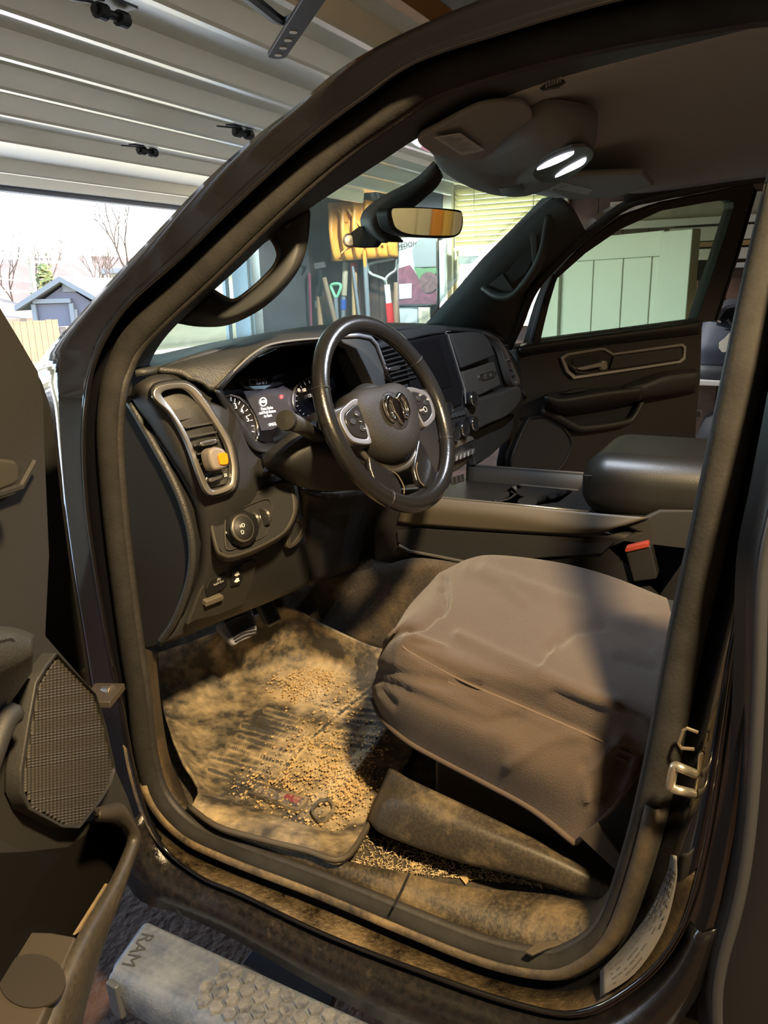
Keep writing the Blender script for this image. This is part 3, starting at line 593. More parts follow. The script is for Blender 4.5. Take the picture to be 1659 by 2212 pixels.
# ================= the pickup truck: body, pillars, roof =================
truck = thing('pickup_truck', (1.06, -.2, 0), 'black pickup truck with driver door open, parked in the garage facing the open doorway', 'truck')
def stat(pts, k=5):
    """Catmull-Rom with k steps per station, so that rows with equal stations pair up"""
    pts = [V(p) for p in pts]; m = len(pts); out = []
    for i in range(m-1):
        p1, p2 = pts[i], pts[i+1]; p0 = pts[i-1] if i else p1*2-p2; p3 = pts[i+2] if i+2 < m else p2*2-p1
        for j in range(k):
            t = j/k; out.append(.5*((2*p1)+(p2-p0)*t+(2*p0-5*p1+4*p2-p3)*t*t+(3*p1-p0-3*p2+p3)*t**3))
    return out+[pts[-1]]
SEAL = [(1700, 400), (1655, 590), (1600, 850), (1540, 1130), (1480, 1400), (1425, 1680), (1375, 1873), (1322, 2008), (1255, 2068), (1180, 2086), (1047, 2058), (873, 1990), (700, 1918), (500, 1842), (405, 1795), (340, 1722), (310, 1620), (297, 1500), (282, 1400), (262, 1250), (245, 1100), (234, 950), (240, 850), (256, 792), (284, 735), (350, 664), (450, 570), (560, 462), (650, 378), (740, 302), (830, 238), (940, 170), (1130, 108), (1330, 60), (1500, 28), (1690, 2), (1752, 60), (1750, 220), (1700, 400)]
sp = rows_(0, SEAL); sps = stat(sp)
cen = V((.2, -.2, 1.25))
def off(path, d, dx):
    res = []
    for i, p in enumerate(path):
        t = (path[min(i+1, len(path)-1)]-path[max(i-1, 0)]).normalized(); n = t.cross(V((1, 0, 0))).normalized()
        if i == 0: s = 1 if n.dot(p-cen) > 0 else -1; off.s = s
        n = n*off.s; res.append(p+n*d+V((dx, 0, 0)))
    return res
ridge = [(1765, 400), (1725, 590), (1680, 850), (1632, 1130), (1590, 1400), (1550, 1680), (1514, 1873), (1466, 2015), (1380, 2118), (1249, 2185), (1105, 2162), (895, 2090), (700, 2015), (525, 1932), (430, 1890), (345, 1815), (296, 1680), (266, 1530), (236, 1390), (206, 1220), (188, 1080), (183, 950), (190, 860), (204, 790), (232, 725), (285, 650), (392, 555), (508, 442), (602, 355), (692, 278), (787, 208), (900, 132), (1090, 68), (1290, 10), (1480, -35), (1690, -70), (1812, 20), (1812, 220), (1765, 400)]
outer = [(1830, 400), (1790, 590), (1745, 850), (1700, 1130), (1660, 1400), (1625, 1680), (1590, 1873), (1553, 2030), (1480, 2190), (1320, 2340), (1105, 2325), (895, 2237), (700, 2137), (500, 2022), (390, 1972), (290, 1928), (225, 1760), (198, 1560), (178, 1400), (152, 1230), (132, 1080), (118, 950), (108, 880), (92, 830), (84, 784), (172, 679), (300, 541), (434, 400), (545, 300), (640, 228), (730, 152), (850, 82), (1030, 2), (1230, -70), (1400, -120), (1680, -165), (1880, -30), (1885, 210), (1830, 400)]
DXB = [-.055]*39; DXC = [-.075]*10+[-.062]*6+[-.055]*23
rb = stat([SE(p[0], p[1], d) for p, d in zip(ridge, DXB)]); ro = stat([SE(p[0], p[1], d) for p, d in zip(outer, DXC)])
r0 = off(sps, .010, .010); r1 = off(sps, .022, .000); r2 = off(sps, .033, -.010)
mid = [a.lerp(b, .55)+V((-.012, 0, 0)) for a, b in zip(r2, rb)]
rb2 = [a.lerp(b, .12)+V((.006, 0, 0)) for a, b in zip(rb, ro)]
rm = [a.lerp(b, .5)+V((-.014, 0, 0)) for a, b in zip(rb, ro)]
last = []
for i, p in enumerate(ro):
    s = i/5
    if 23.5 < s < 36: last.append(p+V((.09, .05, -.02)))         # A pillar turns in towards the windscreen
    elif s > 10 and s < 15.2: last.append(p+V((.12, 0, -.03)))
    else: last.append(p+V((.02, .0, 0)))
DIRTP = DUST('dusty_black_paint', (.006, .006, .007), (.30, .20, .09), .42, rough0=.22, scale=7, fine=90, bump=.4)
c = [8*5, 14*5+2]
body = loft('body_side', [r0, r1, r2, mid, rb, rb2, rm, ro, last], PAINT, truck, thick=.004, keep=True)
# the muddy step between the seal and the ridge, along the sill
i0, i1 = 6*5, 16*5+3
loft('dirty_sill_step', [[p+V((-.0015, 0, .0015)) for p in r2[i0:i1]], [p+V((-.003, 0, .002)) for p in mid[i0:i1]], [p+V((-.002, 0, .002)) for p in rb[i0:i1]]], DUST('muddy_sill_paint', (.012, .010, .008), (.34, .24, .115), .52, rough0=.3, scale=15, fine=110, bump=1., fade=(-.42, .1)), body, thick=.0015, keep=True)
loft('dirty_rocker_face', [[p+V((-.004, 0, -.002)) for p in rb2[i0+4:i1-4]], [p+V((-.003, 0, 0)) for p in rm[i0+4:i1-4]], [p+V((-.003, 0, 0)) for p in ro[i0+4:i1-4]]], DUST('muddy_rocker_paint', (.007, .007, .008), (.13, .09, .05), .12, rough0=.15, scale=9, fine=90, bump=.4, fade=(-.42, .1)), body, thick=.0015, keep=True)
# door seal
SEALM = M('door_seal_rubber', (.020, .019, .018), .85, spec=.2, var=.25, vscale=18, bump=.1, bscale=200)
seal = MB().tube(sps, .020, 10, flat=.8, up=(1, 0, 0)).build('door_seal', SEALM, truck, smooth=True)
lip = off(sps, -.014, .008)
MB().tube(lip, .009, 8).build('seal_lip', RUBBER, seal, smooth=True)
dseal = loft('dusty_seal_run', [off(sps, .016, -.010)[i0-4:i1-5], off(sps, .004, -.0225)[i0-4:i1-5], off(sps, -.009, -.019)[i0-4:i1-5]], DUST('dusty_rubber', (.020, .019, .018), (.26, .18, .085), .5, rough0=.6, scale=10, fine=120, bump=.2, fade=(-.40, .05)), seal, thick=.002, keep=True)
# outer body line highlight: drip bead round the ridge
bead = MB().tube([p+V((-.002, 0, 0)) for p in rb], .0035, 6).build('flange_bead', PAINT, truck, smooth=True)

# ---- A pillar trim and roof rail trim ----
T0 = [(255, 880), (270, 800), (300, 742), (350, 680), (420, 612), (490, 545), (562, 472), (656, 384), (746, 306), (836, 245), (930, 185), (1130, 122), (1330, 74), (1700, 14)]
T1 = [(300, 860), (322, 790), (345, 745), (385, 698), (463, 626), (525, 570), (582, 516), (668, 451), (740, 403), (830, 345), (905, 297), (1020, 240), (1220, 165), (1700, 42)]
t0 = [SE(p[0], p[1], .006) for p in T0]; t1 = [SE(p[0], p[1], .13 if i > 3 else .10) for i, p in enumerate(T1)]
tm = [a.lerp(b, .5)+V((-.03, -.012, .004)) for a, b in zip(t0, t1)]
t2 = [p+V((.05, .06, .01)) for p in t1]
apt = loft('pillar_trim', [stat(t0), stat([a.lerp(b, .45) for a, b in zip(t0, tm)]), stat(tm), stat(t1), stat(t2)], TRIM, truck, thick=.006, keep=True)
# grab handle on the driver's pillar
GH0 = [(635, 480), (668, 452), (668, 500), (661, 542), (642, 588), (603, 636), (552, 676), (490, 703), (430, 706), (384, 699)]
GH1 = [(572, 525), (582, 514), (593, 533), (598, 553), (590, 575), (571, 597), (541, 624), (506, 648), (482, 641), (461, 628)]
g0 = [SE(p[0], p[1], .14) for p in GH0]; g1 = [SE(p[0], p[1], .14) for p in GH1]; gm = [a.lerp(b, .45)+V((-.022, -.02, 0)) for a, b in zip(g0, g1)]
gb = [a.lerp(b, .5)+V((.022, .02, 0)) for a, b in zip(g0, g1)]
gh = loft('grab_handle', [stat(g0), stat([a.lerp(b, .7) for a, b in zip(g0, gm)]), stat(gm), stat([a.lerp(b, .3) for a, b in zip(g1, gm)]), stat(g1), stat(gb), stat(g0)], TRIM, truck, thick=.003, keep=True)
MB().tube(stat([p+V((-.006, -.006, 0)) for p in g1[1:]]), .0028, 8).build('rim_glint', M('glint_grey', (.16, .16, .15), .35), gh, smooth=True)  # light reflected along the opening's edge, modelled as a paler tube

# ---- headliner ----
La = [SE(p[0], p[1], .13) for p in ((905, 297), (1020, 240), (1220, 165), (1700, 42))]; La += [La[-1]+V((0, -.4, .0)), La[-1]+V((0, -.9, -.02))]
Rr_ = [PX(p[0], p[1], 1.80) for p in ((1213, 430), (1300, 440), (1420, 424), (1642, 384))]; Rr_ = [Rr_[0], Rr_[2]+V((0, 0, .012)), Rr_[3], Rr_[3]+V((.0, -.3, 0))]; Rr_ += [Rr_[-1]+V((0, -.4, 0)), Rr_[-1]+V((0, -.7, 0))]
def dome(f, h=.045): return [a.lerp(b, f)+V((0, .10*math.sin(math.pi*f)*(1-i/5), h*math.sin(math.pi*f)*min(1, i/2+.15))) for i, (a, b) in enumerate(zip(La, Rr_))]
hl = loft('headliner', [La]+[dome(f) for f in (.12, .3, .5, .7, .88)]+[Rr_], LINER, truck, nu=30, nv=30, thick=.012)
rf = loft('roof_panel', [[p+V((-.10, .05, .035)) for p in La]]+[[q+V((0, .08, .05)) for q in dome(f, .07)] for f in (.12, .3, .5, .7, .88)]+[[p+V((.1, .05, .035)) for p in Rr_]], PAINT, truck, nu=30, nv=30, thick=.004)
zc = 1.862
def flatz(z, pts): return rowz(z, pts)
VISM = M('visor_cloth', (.22, .22, .215), .9, bump=.1, bscale=600)
vis = slab('sun_visor', cat(rowz(0, [(912, 318, 1.825), (906, 298, 1.828), (940, 280, 1.834), (1035, 232, 1.852), (1110, 222, 1.864), (1140, 232, 1.870), (1150, 258, 1.868), (1120, 310, 1.854), (1050, 346, 1.838), (960, 340, 1.827)]), 60, True), .008, VISM, truck, bevel=.003)
LBL = M('visor_label', (.42, .42, .41), .6); LBT = M('label_print', (.20, .20, .20), .6)
vl = slab('visor_label', rowz(0, [(938, 298, 1.826), (995, 289, 1.832), (1047, 325, 1.836), (998, 336, 1.828)]), .0015, LBL, vis, bevel=0)
a, b, c_ = (PZ(943, 299, 1.825), PZ(993, 291, 1.831), PZ(1000, 334, 1.827))
ux = (b-a).normalized(); uy = (c_-a); m_ = MB()
for k in range(9):
    p = a.lerp(c_, .08+.095*k); q = p+(b-a)*(.88 if k % 3 else .6); m_.bar(p+(b-a)*.06, q, .0035, .0004, up=(0, 0, 1))
tag(m_.build('label_lines', LBT, vis), kind='stuff')
vis2 = slab('sun_visor', flatz(1.846, [(1188, 412), (1205, 390), (1240, 382), (1390, 376), (1412, 402), (1330, 428), (1230, 432)]), .014, VISM, truck, bevel=.006)
slab('visor_label', flatz(1.845, [(1186, 405), (1203, 391), (1283, 410), (1267, 421)]), .0015, M('visor_label_warm', (.34, .33, .31), .6), vis2, bevel=0)
text('label_text', 'AIR', flatz(1.844, [(1218, 403)])[0], ux, (0, 0, -1), .014, LBT, vis2)
# overhead console
OC = [(940, 350), (1000, 344), (1056, 338), (1105, 316), (1180, 300), (1268, 312), (1284, 332), (1266, 360), (1208, 398), (1160, 418), (1118, 426), (1062, 421), (1003, 402), (955, 374)]
zo = 1.838
oc0 = cat(flatz(zo, OC), 60, True); cc_ = sum(oc0, V((0, 0, 0)))/60
up_ = lambda s, z: [cc_.lerp(p, s)+V((0, 0, z)) for p in oc0]
oh = loft('overhead_console', [up_(1.02, .055), up_(1.02, .03), up_(1.0, .010), up_(.97, .001), up_(.90, -.004), up_(.6, -.006), up_(.02, -.006)], M('overhead_plastic', (.17, .18, .19), .85, bump=.08, bscale=500), truck, keep=True, closed=True, thick=.003)
slab('storage_latch', flatz(zo-.009, [(1076, 408), (1126, 400), (1131, 413), (1084, 419)]), .006, M('latch_grey', (.08, .08, .08), .4), oh, bevel=.002)
slab('lamp_bezel', cat(flatz(zo-.0085, [(1150, 378), (1172, 345), (1220, 322), (1265, 316), (1283, 332), (1270, 355), (1225, 388), (1180, 396)]), 40, True), .006, M('lamp_bezel', (.06, .06, .065), .5), oh, bevel=.002)
LED = M('led_lens', (.9, .92, 1.), .3, emit=(.86, .9, 1.), estr=1.3)
L1 = cat(flatz(zo-.011, [(1160, 368), (1180, 353), (1212, 338), (1240, 330), (1226, 342), (1192, 358)]), 30, True); L2 = cat(flatz(zo-.011, [(1199, 384), (1216, 369), (1246, 352), (1266, 343), (1258, 357), (1226, 373)]), 30, True)
for L in (L1, L2):
    slab('map_light', L, .004, LED, oh, bevel=0)
    cL = sum(L, V((0, 0, 0)))/30; lamp('map_light_glow', 'SPOT', cL+V((0, 0, -.010)), 5.0, (.8, .88, 1.), .006)
# coat vent on the rail
m_ = slab('rail_speaker_slot', rows_(.128, [(1165, 190), (1178, 180), (1216, 170), (1222, 176), (1205, 188), (1172, 194)]), .004, TRIM, apt, bevel=.001)
for k in range(6): q = SE(1180+k*6, 188-k*2.2, .125); MB().bar(q, q+V((.004, .0, .012)), .002, .002).build('slot_rib', GREYP, apt)

# ---- windscreen, passenger pillar ----
base = [V((.30, .42, 1.49)), V((.70, .66, 1.485)), V((1.06, .72, 1.48)), V((1.45, .66, 1.485)), V((1.84, .42, 1.49))]
topw = [V((.42, -.10, 1.86)), V((.72, .04, 1.885)), V((1.06, .08, 1.89)), V((1.40, .04, 1.885)), V((1.76, -.05, 1.875))]
mw = [a.lerp(b, .5)+V((0, .03, .02)) for a, b in zip(base, topw)]
loft('windscreen', [base, mw, topw], GLASS('windscreen_glass', (.80, .88, .86), haze=.12, hazecol=(.75, .9, .95)), truck, nu=24, nv=12, thick=.004)
PP0 = [(944, 702), (1010, 630), (1070, 560), (1140, 490), (1206, 424)]; PP1 = [(1100, 748), (1128, 690), (1150, 628), (1205, 566), (1268, 505), (1353, 441)]
p0 = [PX(px, py, v) for (px, py), v in zip(PP0, (1.80, 1.79, 1.78, 1.77, 1.76))]; p1 = [PX(px, py, v) for (px, py), v in zip(PP1[:5], (1.92, 1.92, 1.91, 1.88, 1.86))]
pm = [a.lerp(b, .4)+V((-.03, -.02, 0)) for a, b in zip(p0, p1)]
pt = loft('pillar_trim', [[p+V((.03, .06, 0)) for p in p0], p0, pm, p1, [p+V((.04, 0, 0)) for p in p1]], TRIM, truck, nu=30, nv=24, thick=.006)
# passenger grab handle: ring with two feet
HO = [(1042, 620), (1090, 575), (1130, 520), (1145, 490), (1165, 500), (1190, 470), (1196, 490), (1190, 540), (1168, 590), (1130, 630), (1085, 655), (1055, 650)]
hp = lambda p, d=0: PX(p[0], p[1], 1.775-d)
gm_ = MB()
pg = thing_part = bpy.data.objects.new('grab_handle', None)
arch = stat([hp(p, d) for p, d in (((1048, 622), 0), ((1078, 640), .03), ((1112, 636), .045), ((1150, 590), .05), ((1172, 545), .045), ((1180, 505), .02), ((1186, 470), 0))], 6)
h2 = MB().tube(arch, .019, 10, flat=.7).build('grab_handle', M('grab_grey', (.05, .05, .052), .5), truck, smooth=True)
slab('handle_recess', [hp(p, -.004) for p in ((1062, 620), (1100, 582), (1140, 530), (1150, 500), (1152, 555), (1136, 590), (1104, 614), (1080, 632))], .004, DARK, pt, bevel=.001)
slab('handle_foot', [hp(p, .006) for p in ((1052, 618), (1086, 590), (1110, 626), (1082, 650))], .012, M('foot_grey', (.05, .05, .052), .5), h2, bevel=.003)
slab('handle_foot', [hp(p, .006) for p in ((1144, 500), (1160, 508), (1160, 556), (1150, 575))], .012, M('foot_grey_b', (.05, .05, .052), .5), h2, bevel=.003)
# passenger door opening seal and rail
PS = [(1098, 752), (1125, 690), (1152, 628), (1200, 570), (1268, 506), (1353, 443), (1420, 424), (1555, 396), (1660, 382)]
ps = [PX(px, py, 1.93-.09*min(1, max(0, (750-py)/320))) for px, py in PS]
s2 = MB().tube(stat(ps), .015, 8).build('door_seal', RUBBER, truck, smooth=True)
loft('roof_rail_trim', [[p+V((-.01, 0, .0)) for p in ps[5:]], [p+V((-.05, .0, .02)) for p in ps[5:]], [p+V((-.10, 0, .03)) for p in ps[5:]]], TRIM, truck, nu=16, thick=.006)
loft('body_side', [[p+V((.0, .01, .0)) for p in ps], [p+V((.06, .03, .01)) for p in ps], [p+V((.09, .08, 0)) for p in ps]], PAINT, truck, nu=30, thick=.004)

# ---- rear-view mirror ----
XM = .95
MP = PX(920, 480, XM); MN = V((-.26, -.96, -.08)).normalized(); mq = lambda px, py, d=0.: PN(px, py, MP+MN*d, MN)
mir = slab('rear_view_mirror', cat([mq(*p) for p in ((838, 458), (848, 447), (900, 447), (990, 453), (1001, 463), (1001, 490), (991, 509), (962, 515), (885, 511), (850, 497), (841, 478))], 60, True), .035, DARK, truck, bevel=.008)
slab('mirror_glass', cat([mq(p[0], p[1], .002) for p in ((846, 456), (856, 450), (930, 451), (994, 459), (998, 468), (997, 488), (988, 505), (962, 509), (890, 506), (858, 494), (849, 476))], 60, True), .003, M('mirror_silver', (.92, .90, .86), .03, 1.), mir, bevel=0)
XP = 1.02
pod = [[PX(p[0], p[1], XP+d) for p in r] for r, d in ((((938, 350), (898, 388), (838, 420), (794, 450), (780, 476), (792, 504), (822, 522)), .05), (((946, 358), (912, 398), (865, 430), (820, 455), (805, 478), (815, 505), (840, 523)), -.03), (((955, 380), (940, 405), (900, 440), (868, 462), (855, 485), (858, 508), (870, 523)), .04), (((940, 360), (905, 400), (850, 435), (815, 455), (800, 480), (815, 505), (840, 515)), .12), (((938, 350), (898, 388), (838, 420), (794, 450), (780, 476), (792, 504), (822, 522)), .05))]
loft('camera_housing', pod, M('housing_black', (.022, .022, .024), .55), mir, nu=24, nv=40, thick=.003)
dv = slab('dash_camera', [PX(p[0], p[1], XP+.02) for p in ((743, 514), (752, 506), (775, 488), (782, 489), (816, 512), (815, 522), (806, 534), (775, 535), (748, 532), (743, 525))], .03, M('camera_black', (.015, .015, .016), .35), None, bevel=.004)
tag(dv, 'small black dash camera with round metallic disc below the mirror housing', 'camera')
q = PX(754, 520, XP+.018); MB().lathe([(.016, 0), (.017, .003), (.012, .005), (.0, .0055)], q, (-.7, -.7, .1), 24).build('lens_ring', M('brushed_disc', (.6, .6, .6), .25, 1.), dv, smooth=False)

# bonnet and wings ahead of the windscreen
hd_ = loft('bonnet', [[V((.12, .78, 1.24)), V((.10, 1.4, 1.22)), V((.14, 2.02, 1.12))], [V((.45, .80, 1.33)), V((.45, 1.4, 1.31)), V((.45, 2.08, 1.20))], [V((1.06, .82, 1.35)), V((1.06, 1.4, 1.33)), V((1.06, 2.12, 1.22))], [V((1.67, .80, 1.33)), V((1.67, 1.4, 1.31)), V((1.67, 2.08, 1.20))], [V((2.0, .78, 1.24)), V((2.02, 1.4, 1.22)), V((1.98, 2.02, 1.12))]], PAINT, truck, nu=20, nv=24, thick=.02)
for x in (.14, 1.98): MB().box((x, 1.30, .95), (.14, 1.5, .55)).build('wing', PAINT, truck, bevel=.04)
MB().box((1.06, 2.06, .85), (1.75, .10, .62)).build('front_grille', PAINT, truck, bevel=.03)
# ================= dashboard =================
def dp(px, py, y): return PY(px, py, y)
dash = loft('dashboard', [rowy(.6, [(300, 775, .40), (420, 748, .54), (500, 732, .60), (690, 702, .66), (850, 697, .66), (945, 700, .56), (1030, 708, .30), (1085, 722, .14)]),
                          rowy(.3, [(296, 784, .27), (400, 766, .36), (500, 738, .36), (690, 707, .34), (850, 702, .30), (945, 703, .26), (1030, 710, .16), (1088, 728, .10)]),
                          rowy(.18, [(292, 800, .20), (360, 790, .19), (470, 752, .17), (690, 713, .14), (850, 706, .09), (955, 706, .07), (1040, 714, .06), (1090, 733, .06)])], SOFT, truck, nu=50, nv=16, thick=.01)
LS = [rowy(0, r) for r in (
    [(280, 850, .235), (325, 935, .22), (372, 1022, .20), (404, 1100, .19), (420, 1180, .19), (414, 1252, .20), (384, 1332, .215), (345, 1392, .235)],
    [(300, 826, .20), (345, 890, .165), (395, 985, .14), (432, 1070, .125), (446, 1150, .13), (446, 1235, .15), (420, 1310, .185), (386, 1380, .22)],
    [(350, 808, .18), (440, 880, .125), (490, 975, .11), (510, 1060, .10), (520, 1130, .12), (520, 1210, .145), (500, 1290, .175), (470, 1345, .21)],
    [(440, 822, .16), (505, 905, .125), (535, 985, .12), (575, 1040, .12), (600, 1110, .14), (605, 1190, .15), (600, 1250, .17), (590, 1297, .20)],
    [(470, 835, .15), (540, 960, .15), (590, 1010, .15), (640, 1050, .16), (655, 1110, .17), (660, 1170, .17), (665, 1215, .175), (668, 1262, .19)])]
low = loft('lower_dash', LS, PLASTIC, dash, nu=40, nv=40, thick=.008)
# end cap facing the open door
EC = [(262, 880), (283, 862), (327, 940), (374, 1026), (405, 1103), (421, 1181), (414, 1254), (385, 1334), (346, 1394), (316, 1404), (296, 1380), (282, 1280), (268, 1100)]
ec = [dp(*p, .235) for p in ()]
ecp = [PX(p[0], p[1], .272) for p in EC]
cap = slab('end_cap', ecp, .02, M('end_cap_black', (.012, .012, .012), .75, spec=.15), dash, bevel=.006)
lip_ = stat([V((p.x-.004, p.y, p.z)) for p in [PX(a, b, .268) for a, b in ((284, 868), (327, 943), (373, 1028), (404, 1104), (419, 1181), (412, 1254), (383, 1334), (347, 1388))]])
MB().tube(lip_, .007, 8).build('end_cap_edge', SOFT, cap, smooth=True)
# instrument hood: padded brow over the cluster
hood = loft('instrument_hood', [rowy(.2, [(341, 794, .19), (400, 770, .21), (457, 752, .21), (533, 730, .20), (609, 717, .18), (700, 711, .16), (770, 714, .15), (812, 724, .14)]),
                               rowy(.13, [(375, 802, .17), (430, 785, .15), (487, 768, .135), (545, 742, .125), (605, 726, .115), (700, 718, .105), (765, 722, .10), (806, 731, .11)]),
                               rowy(.1, [(407, 812, .15), (447, 829, .13), (467, 842, .12), (553, 761, .095), (598, 742, .09), (690, 732, .085), (760, 732, .09), (800, 738, .10)])], SOFT, dash, nu=44, nv=12, thick=.01)
MB().tube(stat(rowy(.09, [(470, 840, .118), (510, 797, .105), (553, 760, .094), (598, 741, .088), (690, 731, .083), (760, 731, .088)])), .0022, 6).build('hood_stitching', M('stitch_grey', (.12, .12, .12), .6), hood, smooth=True)
# cluster recess and glass
CP = dp(585, 860, .20); CN = V((.05, -.95, .28)).normalized(); cl = lambda px, py, d=0.: PN(px, py, CP+CN*d, CN)
rim_o = [(467, 842), (510, 797), (553, 760), (598, 741), (690, 731), (760, 731), (800, 742), (815, 800), (800, 870), (700, 930), (620, 968), (580, 975), (548, 968), (520, 930), (490, 885)]
rim_i = [(480, 842), (515, 806), (556, 772), (600, 753), (690, 743), (755, 743), (785, 752), (795, 800), (780, 860), (690, 905), (610, 945), (578, 957), (555, 950), (532, 915), (500, 872)]
ro_ = [p for p in rowy(.11, [(a, b, .105 if b < 850 else .13) for a, b in rim_o])]; ri_ = [cl(*p) for p in rim_i]
loft('cluster_shroud', [stat(ro_+[ro_[0]]), stat([a.lerp(b, .4)+V((0, -.004, 0)) for a, b in zip(ro_+[ro_[0]], ri_+[ri_[0]])]), stat(ri_+[ri_[0]])], DARK, dash, keep=True, thick=.004)
clu = slab('instrument_cluster', [cl(*p) for p in rim_i], .01, M('cluster_face', (.006, .006, .008), .12, coat=.6), truck, bevel=0)
slab('display', [cl(px, py, .002) for px, py in ((528, 845), (600, 838), (612, 833), (640, 850), (636, 900), (588, 928), (566, 930), (558, 905), (545, 880))], .002, M('display_grey', (.035, .034, .040), .15, emit=(.05, .048, .06), estr=.35), clu, bevel=0)
DISP = M('display_white', (.7, .7, .7), .5, emit=(.8, .8, .8), estr=.55)
def arc(c, rx, ry, a0, a1, n=30): return [(c[0]+rx*math.cos(math.radians(a0+(a1-a0)*k/n)), c[1]+ry*math.sin(math.radians(a0+(a1-a0)*k/n))) for k in range(n+1)]
g1_ = thing_ = MB().tube([cl(px, py, .006) for px, py in ((487, 855), (500, 852), (517, 858), (535, 873), (549, 895), (557, 920), (558, 940), (553, 955))], .0028, 8).build('gauge_ring', CHROME, clu, smooth=True)
slab('gauge_face', [cl(px, py, .003) for px, py in ((487, 857), (500, 855), (516, 860), (533, 875), (546, 896), (554, 920), (554, 940), (548, 952), (530, 915), (505, 878))], .002, M('gauge_face', (.02, .02, .022), .3), clu, bevel=0)
for k, (px, py) in enumerate(((499, 858), (508, 861), (518, 867), (527, 875), (535, 884), (541, 895), (546, 907), (549, 920), (550, 933), (548, 945))):
    q = cl(px, py, .005); cdir = (cl(500, 920, .005)-q).normalized(); MB().bar(q, q+cdir*.008, .0012, .0006, up=CN).build('tick', DISP, clu)
CU = V((1, .05, 0)); CU = (CU-CN*CU.dot(CN)).normalized()
for s_, px, py in (('3', 509, 877), ('4', 523, 888), ('5', 535, 905), ('7', 535, 938)): text('numeral', s_, cl(px, py, .005), CU, CN, .016, DISP, clu)
MB().tube([cl(px, py, .006) for px, py in arc((678, 862), 46, 48, 100, 300)], .0022, 8).build('gauge_ring', M('gauge_grey', (.25, .25, .26), .3, .8), clu, smooth=True)
for a in range(110, 300, 16): q = cl(678+40*math.cos(math.radians(a)), 862+42*math.sin(math.radians(a)), .005); cdir = (cl(678, 862, .005)-q).normalized(); MB().bar(q, q+cdir*.007, .0011, .0006, up=CN).build('tick', M('dim_tick', (.35, .35, .35), .5, emit=(.3, .3, .3), estr=.3), clu)
for s_, px, py in (('100', 657, 843), ('120', 669, 855), ('80', 646, 843)): text('numeral', s_, cl(px, py, .005), CU, CN, .011, M('dim_print', (.4, .4, .4), .5, emit=(.4, .4, .4), estr=.3), clu)
rp = slab('name_plate', [cl(px, py, .008) for px, py in ((514, 822), (560, 822), (640, 817), (600, 833), (560, 843), (530, 838))], .004, M('plate_dark', (.06, .06, .065), .15, .7), clu, bevel=.001)
frame_('plate_border', [cl(px, py, .012) for px, py in ((537, 820), (588, 813), (590, 826), (539, 833))], [cl(px, py, .012) for px, py in ((540, 822), (586, 815.5), (588, 824.5), (541, 831))], .004, CHROME, rp, bevel=0, sm=False)
text('plate_lettering', 'RAM', cl(564, 824, .013), cl(588, 820)-cl(540, 827), CN, .018, SILVER, rp, ext=.001)
slab('plate_highlight', [cl(px, py, .010) for px, py in ((538, 835), (586, 832), (572, 840), (552, 841))], .002, M('plate_blue', (.45, .6, .7), .15, .6), rp, bevel=0)
frame_('start_icon', [cl(px, py, .004) for px, py in arc((569, 868), 8, 10, 0, 330, 11)], [cl(px, py, .004) for px, py in arc((569, 868), 6, 7.8, 0, 330, 11)], .001, DISP, clu, bevel=0)
MB().bar(cl(564, 868, .004), cl(574, 867, .004), .005, .001, up=CN).build('icon_bar', DISP, clu)
du = cl(592, 888)-cl(565, 892)
for s_, px, py in (('Press Brake', 577, 882), ('and Push Button', 578, 890), ('to Start', 579, 898)): text('message', s_, cl(px, py, .004), du, CN, .0088, DISP, clu)
text('odometer', '074175.9 mi', cl(594, 916, .004), du, CN, .0085, DISP, clu)
slab('warning_icon', [cl(px, py, .004) for px, py in ((606, 853), (611, 853), (612, 859), (608, 862), (605, 858))], .001, M('warning_red', (.8, .05, .05), .5, emit=(1, .08, .08), estr=.9), clu, bevel=0)
# grey blade on the right of the hood with its bright edge
bl0 = rowy(.09, [(731, 727), (770, 726), (800, 730), (812, 742), (830, 790), (848, 838), (815, 838), (790, 790), (768, 752), (740, 745)])
bd = slab('hood_blade', [PY(px, py, .075) for px, py in ((733, 727), (770, 725), (801, 730), (812, 742), (830, 790), (848, 840), (810, 838), (788, 790), (770, 755), (742, 742))], .03, M('blade_grey', (.06, .062, .062), .45), dash, bevel=.004)
MB().tube(rowy(.072, [(740, 725), (775, 724), (800, 729), (813, 743), (831, 790), (849, 842)]), .004, 8).build('blade_trim', M('blade_silver', (.6, .6, .65), .4, .8), bd, smooth=True)
# dark body behind wheel: column cowl, lower column cover
cow = loft('column_cowl', [rowy(0, [(560, 985, .16), (590, 965, .10), (640, 925, .05), (700, 905, .03), (760, 905, .03)]), rowy(0, [(572, 1010, .12), (610, 1000, .05), (665, 985, .02), (720, 985, .0), (790, 1000, .0)]), rowy(0, [(600, 1030, .13), (640, 1050, .08), (700, 1060, .05), (760, 1060, .03), (820, 1060, .02)])], PLASTIC, truck, nu=26, nv=18, thick=.01)
MB().tube([V((.60, .16, 1.30)), V((.605, -.02, 1.375))], .055, 20).build('column_tube', DARK, cow, smooth=True)
kp = loft('knee_panel', [rowy(0, [(640, 1052, .15), (700, 1070, .13), (800, 1060, .12), (880, 1060, .10), (960, 1050, .09)]), rowy(0, [(655, 1110, .17), (720, 1120, .16), (800, 1110, .15), (880, 1110, .13), (960, 1080, .12)]), rowy(0, [(668, 1265, .19), (740, 1236, .20), (800, 1212, .20), (872, 1188, .18), (935, 1120, .16)])], DARK, dash, nu=26, nv=14, thick=.01)
MB().tube(rowy(0, [(570, 1024, .115), (600, 1018, .105), (640, 1046, .14), (700, 1057, .13), (760, 1045, .10), (800, 1050, .10)]), .004, 6).build('panel_gap', DARK, kp)
